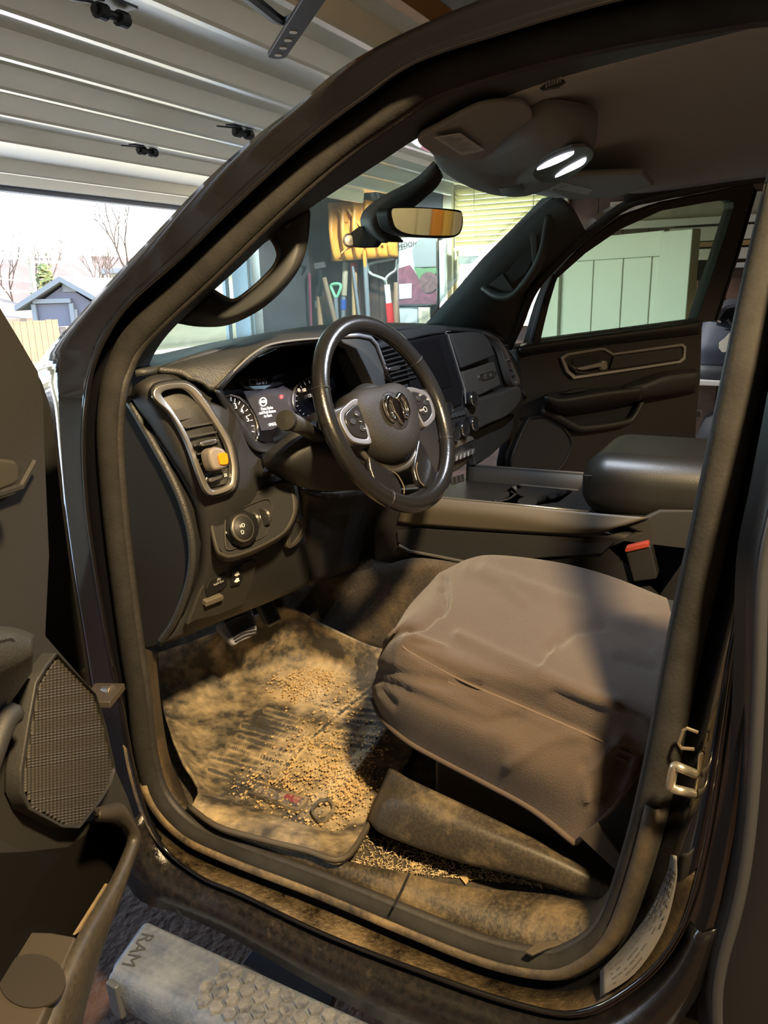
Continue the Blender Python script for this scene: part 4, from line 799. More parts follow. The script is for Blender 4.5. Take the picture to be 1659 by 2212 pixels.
# ---- left air vent ----
VP = dp(425, 950, .118); VN = V((-.30, -.93, .22)).normalized(); ve = lambda px, py, d=0.: PN(px, py, VP+VN*d, VN)
VO = [(331, 847), (346, 832), (389, 826), (412, 832), (437, 855), (472, 908), (498, 953), (509, 1002), (509, 1034), (500, 1057), (462, 1070), (445, 1062), (432, 1034), (402, 953), (369, 895), (338, 865)]
VI = [(348, 852), (358, 843), (389, 838), (409, 845), (429, 867), (467, 921), (488, 959), (499, 1002), (499, 1029), (495, 1045), (467, 1057), (455, 1055), (440, 1024), (407, 943), (379, 895), (353, 860)]
VH = [(px+(px-425)*.10, py+(py-950)*.055) for px, py in VO]
av = loft('air_vent', [stat([ve(*p, -.03) for p in VH+VH[:1]]), stat([ve(*p, -.002) for p in [((a+c)/2, (b+d)/2) for (a, b), (c, d) in zip(VH+VH[:1], VO+VO[:1])]]), stat([ve(*p, .0) for p in VO+VO[:1]]), stat([ve(*p, -.035) for p in VI+VI[:1]])], PLASTIC, truck, keep=True, thick=.003)
frame_('vent_frame', [ve(*p, .004) for p in VO], [ve(*p, .002) for p in VI], .01, M('vent_silver', (.50, .48, .45), .3, .9), av, bevel=.002, n=80, lift=.001)
slab('vent_cavity', [ve(*p, -.034) for p in VI], .004, DARK, av, bevel=0)
vb = lambda pts, w, d0, nm, mt, th=.004: slab(nm, [ve(*p, d0) for p in pts], th, mt, av, bevel=.0015)
vb([(372, 886), (448, 869), (452, 896), (385, 910)], 0, -.006, 'vane', M('vane_grey', (.045, .042, .038), .5), .02)
for (x0_, y0_, x1_, y1_) in ((394, 926, 455, 915), (402, 947, 462, 935), (412, 965, 466, 953), (419, 983, 470, 972), (428, 1004, 478, 993)):
    a, b = ve(x0_, y0_, -.012), ve(x1_, y1_, -.012); MB().bar(a, b, .022, .0028, up=(0, .3, 1)).build('vane', M('vane_black', (.03, .028, .026), .45), av)
for k in range(4): a, b = ve(352+k*11, 866-k*3, -.024), ve(378+k*12, 886-k*4, -.024); MB().bar(a, b, .002, .002).build('grille_wire', GREYP, av)
kn = cat([ve(px, py, .012) for px, py in ((434, 955), (452, 950), (466, 948), (469, 953), (466, 958), (452, 961), (437, 963), (433, 960))], 30, True)
slab('vane_tab', kn, .012, SILVER, av, bevel=.002); slab('tab_insert', [ve(px, py, .0135) for px, py in ((441, 957), (463, 952), (464, 955), (442, 960))], .003, DARK, av, bevel=0)
vb([(441, 1034), (476, 1025), (497, 1006), (497, 1035), (490, 1046), (456, 1053)], 0, -.012, 'lower_plate', PLASTIC)
vb([(453, 1033), (476, 1025), (482, 1026), (480, 1033), (457, 1042), (452, 1040)], 0, .006, 'flow_slider', M('slider_grey', (.05, .05, .05), .35), .012)
text('flow_icon', '0', ve(448, 1037, -.006), (1, 0, 0), VN, .012, WHITEP, av); text('flow_icon', '≈', ve(487, 1026, -.006), (1, 0, 0), VN, .014, WHITEP, av)
# air freshener
af = slab('air_freshener', cat([ve(px, py, .03) for px, py in ((453, 972), (466, 965), (485, 970), (494, 988), (495, 1005), (487, 1011), (467, 1016), (458, 1006), (452, 985))], 40, True), .03, M('freshener_grey', (.17, .15, .13), .5), None, bevel=.006)
tag(af, 'grey clip-on air freshener with amber window on the left dash vent', 'air freshener')
slab('amber_window', cat([ve(px, py, .033) for px, py in ((473, 981), (488, 978), (492, 984), (493, 1001), (479, 1004), (475, 1000))], 30, True), .006, M('amber', (.80, .22, .01), .15, coat=.5), af, bevel=.001)
# ---- headlamp switch panel ----
HP = dp(530, 1130, .105); HN = V((-.16, -.94, .30)).normalized(); hq = lambda px, py, d=0.: PN(px, py, HP+HN*d, HN)
BO = [(448, 1112), (452, 1098), (475, 1088), (560, 1058), (620, 1040), (636, 1060), (640, 1105), (618, 1150), (560, 1185), (505, 1205), (480, 1202), (465, 1185)]
BT = [(475, 1075), (520, 1058), (560, 1040), (598, 1029), (615, 1030), (628, 1045)]
hb = loft('switch_housing', [stat([hq(*p, -.035) for p in [(px+(px-545)*.07, py+(py-1125)*.09) for px, py in BO+BO[:1]]]), stat([hq(*p, -.004) for p in BO+BO[:1]]), stat([hq(*p, .0) for p in [(px-(px-545)*.06, py-(py-1125)*.07) for px, py in BO+BO[:1]]])], M('switch_housing', (.040, .036, .031), .65, bump=.15, bscale=500), dash, keep=True, thick=.004)
BI = [(493, 1110), (520, 1098), (570, 1078), (585, 1080), (590, 1098), (583, 1130), (572, 1158), (530, 1176), (497, 1189), (488, 1178), (487, 1130)]
slab('switch_face', [hq(*p, -.001) for p in [(px-(px-545)*.06, py-(py-1125)*.07) for px, py in BO]], .004, PLASTIC, hb, bevel=0)
frame_('switch_recess_rim', [hq(*p, .004) for p in BI], [hq(*p, .001) for p in [(px-(px-540)*.05, py-(py-1130)*.06) for px, py in BI]], .006, M('recess_rim', (.035, .032, .028), .6), hb, n=60)
MB().lathe([(.033, 0), (.033, .008), (.028, .016), (.026, .022)], hq(517, 1142, 0), HN, 36).build('lamp_knob', DARK, hb, smooth=True)
kc = hq(522, 1141, .022); kk = MB().lathe([(.0245, 0), (.0245, .004), (.022, .005)], kc, HN, 36).build('knob_rim', M('knob_rim_grey', (.35, .33, .3), .3, .9), hb)
MB().lathe([(.0215, 0), (.021, .0058), (.0, .006)], kc, HN, 36).build('knob_face', PLASTIC, hb, smooth=True)
HU = (hq(560, 1125)-hq(500, 1148)).normalized()
for s_, px, py, z_ in (('≡D', 523, 1136, .010), ('D', 524, 1150, .010)): text('knob_icon', s_, hq(px, py, .0295), HU, HN, z_, WHITEP, hb)
for s_, px, py, z_ in (('O', 500, 1116, .010), ('∃E', 509, 1113, .009), ('≡D', 517, 1113, .011), ('AUTO', 528, 1117, .010), ('o', 490, 1149, .012)): text('switch_mark', s_, hq(px, py, .003), HU, HN, z_, WHITEP, hb)
for px in (547, 570): MB().lathe([(.0, 0), (.016, .0), (.018, .004), (.016, .008), (.0, .008)], hq(px, 1124-(px-547)*.35, .002)-HU*.004, HU, 20).build('dimmer_wheel', M('wheel_ribbed', (.03, .03, .03), .4), hb)
for px in (556, 562): MB().bar(hq(px, 1114, .003), hq(px-.5, 1134, .003), .0018, .001, up=HN).build('dimmer_mark', WHITEP, hb)
# lower switches
def lq(px, py, d=0.): return PN(px, py, dp(490, 1265, .165)+V((-.14, -.95, -.25)).normalized()*d, V((-.14, -.95, -.25)).normalized())
LN = V((-.14, -.95, -.25)).normalized()
pb = slab('pocket_panel', [lq(*p, .006) for p in ((462, 1212), (505, 1222), (545, 1210), (556, 1215), (545, 1262), (528, 1305), (470, 1330), (425, 1340), (405, 1352), (428, 1290))], .01, M('panel_black', (.022, .020, .018), .6), dash, bevel=.003)
slab('brake_switch', [lq(*p, .010) for p in ((455, 1252), (490, 1238), (492, 1262), (480, 1275), (448, 1290), (446, 1272))], .006, DARK, pb, bevel=.002)
slab('brake_release', [lq(*p, .016) for p in ((446, 1300), (482, 1286), (485, 1290), (482, 1297), (445, 1312))], .02, M('release_grey', (.10, .088, .07), .5), pb, bevel=.002)
slab('pedal_switch', [lq(*p, .010) for p in ((502, 1232), (524, 1222), (526, 1250), (518, 1264), (500, 1268))], .006, DARK, pb, bevel=.002)
text('switch_print', '(P)', lq(473, 1252, .0125), HU, LN, .008, GREYP, pb); text('switch_print', 'PUSH ON', lq(472, 1260, .0125), HU, LN, .0055, GREYP, pb)
for py in (1240, 1254): MB().lathe([(.006, 0), (.004, .0015)], lq(512, py, .0105), LN, 6).bar(lq(507, py+3, .0115), lq(517, py, .0115), .002, .0015).build('pedal_icon', WHITEP, pb)
# knee bolster pull (bonnet release)
slab('bonnet_release', [PY(px, py, .135) for px, py in ((626, 1135), (640, 1122), (658, 1132), (655, 1150), (640, 1172), (623, 1180))], .02, PLASTIC, dash, bevel=.004)
frame_('release_rim', [PY(px, py, .132) for px, py in ((626, 1133), (640, 1118), (660, 1128), (658, 1152), (642, 1176), (622, 1182))], [PY(px, py, .132) for px, py in ((633, 1136), (642, 1126), (652, 1134), (650, 1150), (638, 1168), (629, 1174))], .01, M('release_rim', (.045, .040, .034), .5), dash, n=40)
# stalk
st_ = MB().tube([dp(690, 945, .02), dp(650, 920, -.0), dp(622, 908, -.02)], [.013, .014, .016], 16).build('indicator_stalk', PLASTIC, truck, smooth=True)
MB().lathe([(.0165, 0), (.0165, .012), (.0, .013)], dp(622, 910, -.02), dp(622, 910, -.02)-dp(660, 930, .0), 20).build('stalk_cap', M('cap_grey', (.010, .010, .009), .5), st_)

# ---- centre stack ----
SP = dp(950, 800, .045); SN = V((-.10, -.97, .20)).normalized(); sq = lambda px, py, d=0.: PN(px, py, SP+SN*d, SN)
stk = slab('centre_stack', [sq(*p) for p in ((812, 742), (860, 722), (950, 708), (968, 716), (1004, 842), (1008, 900), (1030, 935), (1030, 985), (1000, 1010), (950, 1040), (880, 1010), (850, 840))], .12, PLASTIC, truck, bevel=.008)
slab('stack_hood', cat([sq(*p, .012) for p in ((858, 716), (905, 708), (950, 703), (964, 709), (966, 718), (930, 723), (870, 735))], 40, True), .08, SOFT, stk, bevel=.008)
bz = slab('screen_bezel', [sq(*p, .008) for p in ((868, 738), (958, 720), (966, 724), (1003, 846), (1000, 872), (925, 903), (900, 890))], .01, M('bezel_black', (.010, .010, .011), .2), stk, bevel=.004)
slab('touch_screen', [sq(*p, .0095) for p in ((878, 742), (947, 731), (978, 834), (925, 848))], .002, SCREEN, bz, bevel=0)
MB().tube([sq(*p, .010) for p in ((962, 718), (968, 723), (1004, 842), (1006, 872))], .0018, 6).build('bezel_trim', M('bezel_silver', (.5, .5, .5), .4, .8), bz)
def knob(name, px, py, r, parent, lift=.012):
    o = MB().lathe([(r, 0), (r, .016), (r*.92, .022), (r*.9, .022)], sq(px+2, py, lift-.012), SN, 28).build(name, DARK, parent, smooth=True)
    MB().lathe([(r*1.0, .0185), (r*1.03, .0195), (r*.9, .0235), (r*.82, .0235), (r*.82, .021)], sq(px+2, py, lift-.012), SN, 28).build('knob_ring', CHROME, o, smooth=True)
    return o
knob('volume_knob', 1008, 864, .020, stk); knob('tuning_knob', 953, 884, .018, stk)
for px, py in ((988, 928), (1010, 917), (968, 938)): knob('climate_knob', px, py, .020, stk)
for k in range(6): slab('stack_button', [sq(*p, .006) for p in ((962+k*7.5, 898-k*2), (967.5+k*7.5, 896.5-k*2), (968.5+k*7.5, 905-k*2), (963+k*7.5, 907-k*2))], .006, M('button_grey', (.05, .05, .05), .4), stk, bevel=.001)
slab('stack_strip', [sq(*p, .004) for p in ((955, 966), (1022, 940), (1025, 950), (962, 978))], .006, M('strip_bronze', (.11, .095, .075), .4), stk, bevel=.002)
slab('storage_slot', [sq(*p, .006) for p in ((958, 978), (1018, 955), (1024, 972), (975, 990))], .005, DARK, stk, bevel=.002)
slab('slot_latch', [sq(*p, .010) for p in ((985, 982), (1000, 968), (1005, 967), (1004, 974), (990, 985))], .005, SILVER, stk, bevel=.001)
for k in range(6): slab('toggle_switch', [sq(*p, .02) for p in ((978+k*8.5, 1000-k*3.6), (984+k*8.5, 997-k*3.6), (985+k*8.5, 985-k*3.6), (980+k*8.5, 987-k*3.6))], .016, M('toggle', (.10, .10, .10), .3, .5), stk, bevel=.002)
for k in range(3): slab('usb_port', [sq(*p, .004) for p in ((977+k*9, 1032-k*3), (984+k*9, 1029-k*3), (986+k*9, 1045-k*3), (979+k*9, 1048-k*3))], .006, DARK, stk, bevel=.002)
# centre vent seen through the wheel
for k in range(9): a, b = sq(814+k*3.5, 752+k*9.5, .004), sq(868+k*3.5, 738+k*9.5, .004); MB().bar(a, b, .02, .003, up=(0, .2, 1)).build('vent_vane', M('vane_dark', (.02, .02, .021), .5), stk)
slab('vent_tab', cat([sq(*p, .016) for p in ((842, 794), (862, 789), (866, 792), (863, 798), (844, 801))], 20, True), .01, SILVER, stk, bevel=.002)
# ---- passenger side of the dash ----
GP = dp(1030, 800, .035); GN = V((-.16, -.96, .14)).normalized(); gq = lambda px, py, d=0.: PN(px, py, GP+GN*d, GN)
pd = loft('passenger_dash', [rowy(0, [(966, 716, .08), (1020, 714, .075), (1070, 722, .07), (1120, 790, .06), (1128, 840, .05)]), rowy(0, [(985, 780, .06), (1030, 770, .055), (1080, 775, .05), (1120, 812, .045), (1130, 850, .04)]), rowy(0, [(1004, 860, .055), (1040, 850, .05), (1085, 836, .045), (1124, 836, .04), (1132, 866, .04)]),
     rowy(0, [(1010, 930, .06), (1040, 918, .055), (1080, 905, .05), (1110, 895, .05), (1126, 875, .05)]), rowy(0, [(1024, 1008, .10), (1050, 990, .10), (1080, 965, .10), (1100, 950, .10), (1120, 930, .10)])], PLASTIC, truck, nu=30, nv=30, thick=.01)
slab('upper_glove_box', [gq(*p, .012) for p in ((972, 720), (1020, 716), (1045, 719), (1060, 737), (1071, 768), (1040, 780), (999, 796))], .02, M('glove_upper', (.036, .035, .033), .5, bump=.1, bscale=400), pd, bevel=.006)
ug = slab('badge_panel', [gq(*p, .010) for p in ((999, 803), (1030, 794), (1068, 781), (1083, 831), (1050, 848), (1009, 866))], .016, M('badge_panel', (.060, .055, .047), .45, bump=.1, bscale=400), pd, bevel=.004)
frame_('badge_border', [gq(*p, .013) for p in ((1037, 808), (1066, 799), (1070, 814), (1042, 823))], [gq(*p, .013) for p in ((1040, 809.5), (1064.5, 802), (1067.5, 812.5), (1043.5, 820.5))], .003, SILVER, ug, bevel=0, sm=False)
text('badge_lettering', 'BIG HORN', gq(1054, 811, .012), gq(1069, 807)-gq(1040, 816), GN, .021, SILVER, ug, ext=.001)
slab('dash_pad', cat([gq(*p, .03) for p in ((1007, 874), (1040, 860), (1080, 848), (1120, 834), (1127, 845), (1125, 868), (1098, 898), (1060, 915), (1028, 928), (1014, 905))], 50, True), .05, M('dash_pad_vinyl', (.045, .041, .036), .5, bump=.12, bscale=300, var=.2, vscale=10), pd, bevel=.01)
slab('lower_glove_box', [gq(*p, -.005) for p in ((1022, 934), (1060, 918), (1112, 893), (1108, 930), (1098, 950), (1060, 985), (1026, 1006))], .03, M('glove_lower', (.026, .024, .022), .6), pd, bevel=.004)
RVP = dp(1090, 780, .03); RN = V((-.10, -.97, .15)).normalized(); rq = lambda px, py, d=0.: PN(px, py, RVP+RN*d, RN)
RVO = [(1040, 717), (1056, 720), (1080, 735), (1097, 760), (1110, 790), (1119, 810), (1124, 827), (1113, 833), (1103, 820), (1092, 785), (1083, 755), (1068, 733)]
RVI = [(1058, 723), (1064, 727), (1078, 738), (1092, 763), (1105, 793), (1113, 812), (1118, 825), (1113, 827), (1107, 816), (1097, 784), (1087, 752), (1073, 736)]
rv = frame_('air_vent', [rq(*p, .012) for p in RVO], [rq(*p, .010) for p in RVI], .02, M('vent_silver_b', (.5, .48, .45), .3, .9), truck, bevel=.001, n=70)
slab('vent_cavity', [rq(*p, -.006) for p in RVI], .01, DARK, rv, bevel=0)
for k in range(6): a, b = rq(1081+k*4.6, 748+k*12.5, .002), rq(1092+k*4.6, 745+k*12.5, .002); MB().bar(a, b, .014, .003).build('vane', M('vane_b', (.04, .04, .04), .45), rv)
MB().lathe([(.006, 0), (.006, .008)], rq(1097, 778, .006), RN, 14).build('vane_tab', SILVER, rv)
# firewall and floor hump behind everything
MB().box((1.05, .72, 1.02), (1.62, .02, .9)).build('firewall', M('firewall_black', (.008, .008, .008), .9), truck)
# ================= steering wheel =================
WC = V((.606, -.066, 1.392)); ta, sa = math.radians(24.2), math.radians(-6.8)
WN = V((math.sin(sa)*math.cos(ta), -math.cos(sa)*math.cos(ta), math.sin(ta))); WU = V((0, 0, 1)).cross(WN).normalized(); WU = WU if WU.x > 0 else -WU
WV = WN.cross(WU); WV = WV if WV.z > 0 else -WV
wp = lambda u, v, d=0.: WC+WU*u+WV*v+WN*d
sw = MB().tube([wp(.180*math.cos(2*math.pi*k/96), .180*math.sin(2*math.pi*k/96)) for k in range(96)], .0168, 20, closed=True, flat=.95, up=WN).build('steering_wheel', RIML, truck, smooth=True)
for a in (158, 30, 236, 332):
    a = math.radians(a); cp = wp(.18*math.cos(a), .18*math.sin(a)); t = -WU*math.sin(a)+WV*math.cos(a)
    MB().lathe([(.0172, -.0012), (.0178, 0), (.0172, .0012)], cp, t, 24).build('rim_seam', DARK, sw, smooth=True)
HALF = [(0, .058), (.045, .060), (.080, .054), (.100, .038), (.104, .016), (.097, -.018), (.084, -.050), (.062, -.074), (.032, -.088), (0, -.091)]
OUT = HALF+[(-u, v) for u, v in reversed(HALF[1:-1])]
def ringw(s, d, sh=(0, 0)): return [wp(u*s+sh[0], (v+.012)*s-.012+sh[1], d) for u, v in OUT]
cov = loft('airbag_cover', [cat(ringw(*a), 72, True) for a in ((1.0, -.045), (1.0, -.02), (.96, -.004), (.86, .007), (.62, .013), (.34, .0150), (.30, .0135), (.02, .0135))], M('airbag_vinyl', (.017, .016, .016), .6, spec=.3, bump=.2, bscale=420), sw, keep=True, closed=True, thick=.003)
MB().lathe([(.078, -.06), (.082, -.03), (.07, -.012)], wp(0, -.01), WN, 32).build('hub_back', DARK, sw, smooth=True)
# lower dark trim arc and silver chin
ch = [(-.100, -.030), (-.090, -.062), (-.066, -.086), (-.034, -.102), (0, -.106), (.034, -.102), (.066, -.086), (.090, -.062), (.100, -.030)]
MB().tube(stat([wp(u, v, -.022) for u, v in ch]), .006, 10).build('chin_trim', M('chin_grey', (.12, .11, .10), .3, .7), sw, smooth=True)
SPK = M('spoke_dark', (.020, .019, .018), .35)
for s in (-1, 1):
    fr_o = [(.080, .036), (.128, .030), (.150, .016), (.152, -.010), (.140, -.034), (.096, -.046), (.088, -.030)]
    fr_i = [(.088, .026), (.124, .021), (.139, .011), (.141, -.009), (.131, -.026), (.100, -.035), (.094, -.024)]
    slab('side_spoke', [wp(s*u, v, -.002) for u, v in ((.07, .042), (.13, .034), (.170, .030), (.172, -.016), (.150, -.036), (.095, -.05), (.07, -.04))], .022, SPK, sw, bevel=.006)
    fo = [wp(s*u, v, .005) for u, v in fr_o]; fi = [wp(s*u, v, .004) for u, v in fr_i]
    frame_('spoke_frame', fo, fi, .008, M('spoke_silver', (.36, .35, .37), .4, .85), sw, bevel=.0015, n=48)
    bpad = slab('button_pad', cat([wp(s*u, v, .006) for u, v in fr_i], 40, True), .01, M('button_black', (.014, .014, .015), .25), sw, bevel=.002)
    for du, dv in ((.105, .012), (.105, -.016), (.124, .0)): slab('button', cat([wp(s*(du+.008*math.cos(k)), dv+.006*math.sin(k), .008) for k in (0, 1.05, 2.1, 3.14, 4.2, 5.2)], 20, True), .004, DARK, bpad, bevel=.001)
    if s > 0:
        for t_, u, v in (('SET +', .116, .018), ('CANC', .098, -.012), ('RES', .134, .006)): text('button_print', t_, wp(u, v, .0085), WU, WN, .006, GREYP, bpad)
        frame_('cruise_icon', [wp(.112+.006*math.cos(k*.5), -.012+.006*math.sin(k*.5), .0085) for k in range(12)], [wp(.112+.0045*math.cos(k*.5), -.012+.0045*math.sin(k*.5), .0085) for k in range(12)], .0006, GREYP, bpad, bevel=0)
    else:
        for k in range(3): MB().bar(wp(-.112+k*.004, .012-k*.014, .0085), wp(-.106+k*.004, .010-k*.014, .0085), .0012, .0006, up=WN).build('button_print', GREYP, bpad)
    # lower spoke legs
    leg = [(s*.088, -.060), (s*.040, -.104), (s*.030, -.118), (s*.026, -.140), (s*.034, -.152), (s*.050, -.160), (s*.052, -.175), (s*.105, -.150), (s*.100, -.120), (s*.098, -.085)]
    slab('lower_spoke', [wp(u, v, -.014) for u, v in leg], .014, RIML, sw, bevel=.006)
    MB().tube(stat([wp(s*u, v, -.010) for u, v in ((.044, -.106), (.032, -.118), (.028, -.140), (.036, -.153))]), .0012, 6).build('spoke_stitching', M('tan_stitch', (.10, .075, .045), .8), sw)
slab('lower_bridge', [wp(u, v, -.018) for u, v in ((-.055, -.150), (-.03, -.158), (.03, -.158), (.055, -.150), (.06, -.176), (0, -.19), (-.06, -.176))], .014, RIML, sw, bevel=.005)
slab('hub_lower', [wp(u, v, -.026) for u, v in ((-.098, -.03), (.098, -.03), (.09, -.075), (.045, -.112), (-.045, -.112), (-.09, -.075))], .02, SPK, sw, bevel=.005)
# chrome ram's-head emblem on a round boss
ed = .0165
MB().lathe([(.040, -.002), (.039, 0), (.034, .0012), (.0, .0012)], wp(.002, -.002, ed-.002), WN, 36).build('emblem_boss', M('boss_black', (.02, .02, .022), .35), sw, smooth=True)
em = slab('emblem', [wp(u, v, ed+.008) for u, v in ((-.014, .020), (0, .024), (.014, .020), (.013, -.004), (.006, -.026), (0, -.032), (-.006, -.026), (-.013, -.004))], .008, CHROME, sw, bevel=.003)
for s in (-1, 1):
    hr = stat([wp(s*u, v, ed+z) for u, v, z in ((.008, .018, .004), (.020, .025, .006), (.032, .014, .005), (.033, -.006, .004), (.024, -.018, .003), (.016, -.012, .003), (.018, -.002, .003))])
    n_ = len(hr); MB().tube(hr, [.007*(1-.55*k/n_) for k in range(n_)], 8).build('horn', CHROME, em, smooth=True)
text('airbag_mark', 'SRS', wp(.028, -.055, .0125), WU, WN, .007, M('embossed', (.05, .05, .05), .5), sw)
# round start button beside the wheel
q = PY(919, 984, .06); MB().lathe([(.021, 0), (.021, .006), (.018, .008)], q, SN, 28).build('start_button', M('start_rim', (.5, .5, .5), .3, .9), truck)
bpy.data.objects['start_button']; MB().lathe([(.0175, 0), (.017, .0085), (.0, .009)], q, SN, 28).build('button_face', M('start_face', (.03, .03, .03), .35), bpy.data.objects['start_button'], smooth=True)
# ================= seat, console, floor =================
def proj(p):
    d = p-CAM; w_ = d.dot(FW); return (829.5+FPX*d.dot(RT)/w_, 1106+FPX*d.dot(DN)/w_)
def dent(o, lines, dirv=None, gain=1.):
    """press or raise folds into a dense mesh: lines are (picked polyline, height, half width in picked units)"""
    me = o.data; loc = V(o.location); nrm = [v.normal.copy() for v in me.vertices]
    for v in me.vertices:
        x, y = proj(v.co+loc); h = 0
        for pts, amp, wd in lines:
            best = 1e9
            for (ax, ay), (bx, by) in zip(pts, pts[1:]):
                dx, dy = bx-ax, by-ay; t = max(0, min(1, ((x-ax)*dx+(y-ay)*dy)/(dx*dx+dy*dy+1e-9))); best = min(best, math.hypot(x-ax-dx*t, y-ay-dy*t))
            if best < wd*3: h += amp*math.exp(-(best/wd)**2)
        if h:
            h = max(-.010, min(.010, h))
            n = nrm[v.index]
            if dirv is None and n.dot(CAM-loc-v.co) < 0: n = -n
            v.co += (V(dirv) if dirv else n)*h*gain
    me.update()
FABR = M('taupe_canvas', (.058, .041, .032), .88, var=.10, vscale=7, bump=.35, bscale=420, sheen=.15)
R_ = [rowx(0, [(806, 1512, .43), (826, 1552, .36), (880, 1600, .325), (950, 1640, .32), (1050, 1692, .315), (1150, 1748, .31), (1243, 1822, .30)]),
      rowx(0, [(803, 1470, .45), (820, 1490, .35), (880, 1522, .305), (960, 1562, .295), (1060, 1610, .29), (1170, 1665, .29), (1325, 1745, .31)]),
      rowx(0, [(822, 1412, .46), (866, 1372, .365), (886, 1402, .338), (1000, 1466, .33), (1130, 1522, .33), (1270, 1582, .33), (1398, 1640, .34)]),
      rowz(1.05, [(846, 1368, 1.035), (880, 1348, 1.048), (950, 1385), (1080, 1435), (1200, 1475), (1320, 1520, 1.04), (1440, 1565, 1.03)]),
      rowz(1.06, [(884, 1308, 1.03), (945, 1310, 1.056), (1060, 1345), (1180, 1380), (1300, 1415), (1450, 1455)]),
      rowz(1.06, [(926, 1262, 1.03), (990, 1250, 1.052), (1090, 1268), (1200, 1295), (1320, 1332), (1460, 1380)]),
      rowz(1.04, [(955, 1236, 1.015), (1016, 1206, 1.03), (1075, 1199), (1200, 1214), (1310, 1242), (1440, 1292)]),
      [p+V((.035, 0, -.06)) for p in rowz(1.04, [(955, 1236, 1.015), (1016, 1206, 1.03), (1075, 1199), (1200, 1214), (1310, 1242), (1440, 1292)])]]
cov_ = loft('seat_cover', R_, FABR, None, nu=150, nv=120, thick=.006)
tag(cov_, 'taupe canvas slipcover draped over the driver seat cushion, wrinkled at the sides', 'seat cover')
dent(cov_, [([(876, 1362), (919, 1352), (962, 1309), (953, 1275)], -.007, 6), ([(960, 1250), (966, 1290), (955, 1325)], -.006, 7), ([(1049, 1232), (1194, 1290), (1266, 1309), (1314, 1338), (1387, 1343)], .007, 16),
     ([(991, 1377), (1146, 1449), (1266, 1502), (1330, 1520)], .008, 14), ([(1170, 1450), (1195, 1410), (1200, 1395)], .004, 7), ([(815, 1445), (905, 1465), (1030, 1483)], -.008, 9), ([(812, 1465), (955, 1525), (1050, 1563), (1120, 1550)], -.008, 12),
     ([(820, 1490), (850, 1520)], -.006, 8), ([(895, 1375), (960, 1400)], .004, 7), ([(1270, 1725), (1268, 1670), (1305, 1630), (1340, 1595)], .009, 11),
     ([(1310, 1728), (1330, 1680), (1345, 1640)], -.010, 10), ([(1285, 1740), (1262, 1650)], -.006, 10), ([(1350, 1700), (1372, 1640)], .008, 10), ([(1310, 1340), (1400, 1390)], -.007, 18), ([(1200, 1500), (1290, 1540), (1370, 1560)], -.007, 16),
     ([(886, 1402), (1000, 1466), (1130, 1522), (1270, 1582), (1398, 1640)], -.003, 6), ([(875, 1412), (995, 1482), (1125, 1538), (1266, 1598)], .002, 7), ([(900, 1480), (1000, 1540), (1100, 1600)], .006, 25), ([(1100, 1650), (1180, 1600), (1240, 1590)], .005, 14), ([(1010, 1230), (1080, 1260), (1130, 1300)], .005, 12), ([(1190, 1400), (1240, 1360), (1300, 1350)], -.006, 12), ([(1340, 1420), (1410, 1440)], -.006, 12)], gain=1.1)
def onsurf(pts, dx): return [PX(a, b, x)+V((-dx, 0, 0)) for a, b, x in pts]
seam = [(868, 1374, .366), (872, 1388, .35), (886, 1406, .34), (1000, 1468, .334), (1130, 1524, .334), (1270, 1584, .334), (1396, 1642, .344)]
THR = M('taupe_thread', (.095, .070, .056), .85)
MB().tube(stat(onsurf(seam, .004), 8), .0022, 6).build('stitched_seam', THR, cov_, smooth=True)
MB().tube(stat([p+V((-.003, 0, -.012)) for p in onsurf(seam, .004)], 8), .0016, 6).build('stitched_seam', THR, cov_, smooth=True)
MB().tube(stat(R_[0]), .0055, 8).build('hem', M('taupe_hem', (.062, .044, .035), .85), cov_, smooth=True)
MB().tube([R_[0][-1], R_[1][-1], R_[2][-1]], .004, 8).build('hem', M('taupe_hem_b', (.062, .044, .035), .85), cov_, smooth=True)
# seat body under the cover
seat = thing_ = MB().box((.62, -.42, .93), (.50, .46, .16)).build('driver_seat', M('seat_black', (.012, .012, .012), .8), truck, bevel=.04)
MB().box((.62, -.45, .79), (.42, .42, .16)).build('seat_base', DARK, seat, bevel=.01)
MB().box((.62, -1.02, 1.30), (.50, .15, .70), Matrix.Rotation(math.radians(-16), 3, 'X')).build('seat_back', FABR, seat, bevel=.05)
va = loft('seat_side_shield', [rowx(0, [(840, 1660, .36), (900, 1690, .34), (1060, 1765, .33), (1250, 1860, .33), (1360, 1920, .34)]), rowx(0, [(806, 1738, .34), (850, 1730, .305), (1000, 1785, .295), (1180, 1850, .295), (1345, 1925, .30)]),
     rowx(0, [(797, 1768, .33), (830, 1792, .295), (980, 1848, .287), (1150, 1893, .287), (1325, 1945, .29)]), rowx(0, [(800, 1780, .34), (835, 1806, .30), (985, 1860, .295), (1150, 1902, .295), (1322, 1955, .30)])],
     DUST('scuffed_shield', (.028, .024, .019), (.22, .16, .08), .25, rough0=.5, scale=14, fine=200, bump=.2), seat, nu=50, nv=20, thick=.012)
slab('belt_anchor_strap', rowx(.285, [(1250, 1806), (1290, 1780), (1350, 1862), (1350, 1900), (1310, 1862)]), .006, M('belt_webbing', (.045, .036, .030), .8), seat, bevel=.001)
bk = slab('belt_buckle', rowx(.93, [(1350, 1192), (1398, 1176), (1406, 1180), (1420, 1240), (1418, 1252), (1368, 1258)]), .03, DARK, seat, bevel=.006)
slab('buckle_button', rowx(.925, [(1349, 1190), (1352, 1182), (1398, 1171), (1402, 1178), (1400, 1183), (1351, 1194)]), .02, M('buckle_red', (.22, .025, .012), .6), bk, bevel=.003)
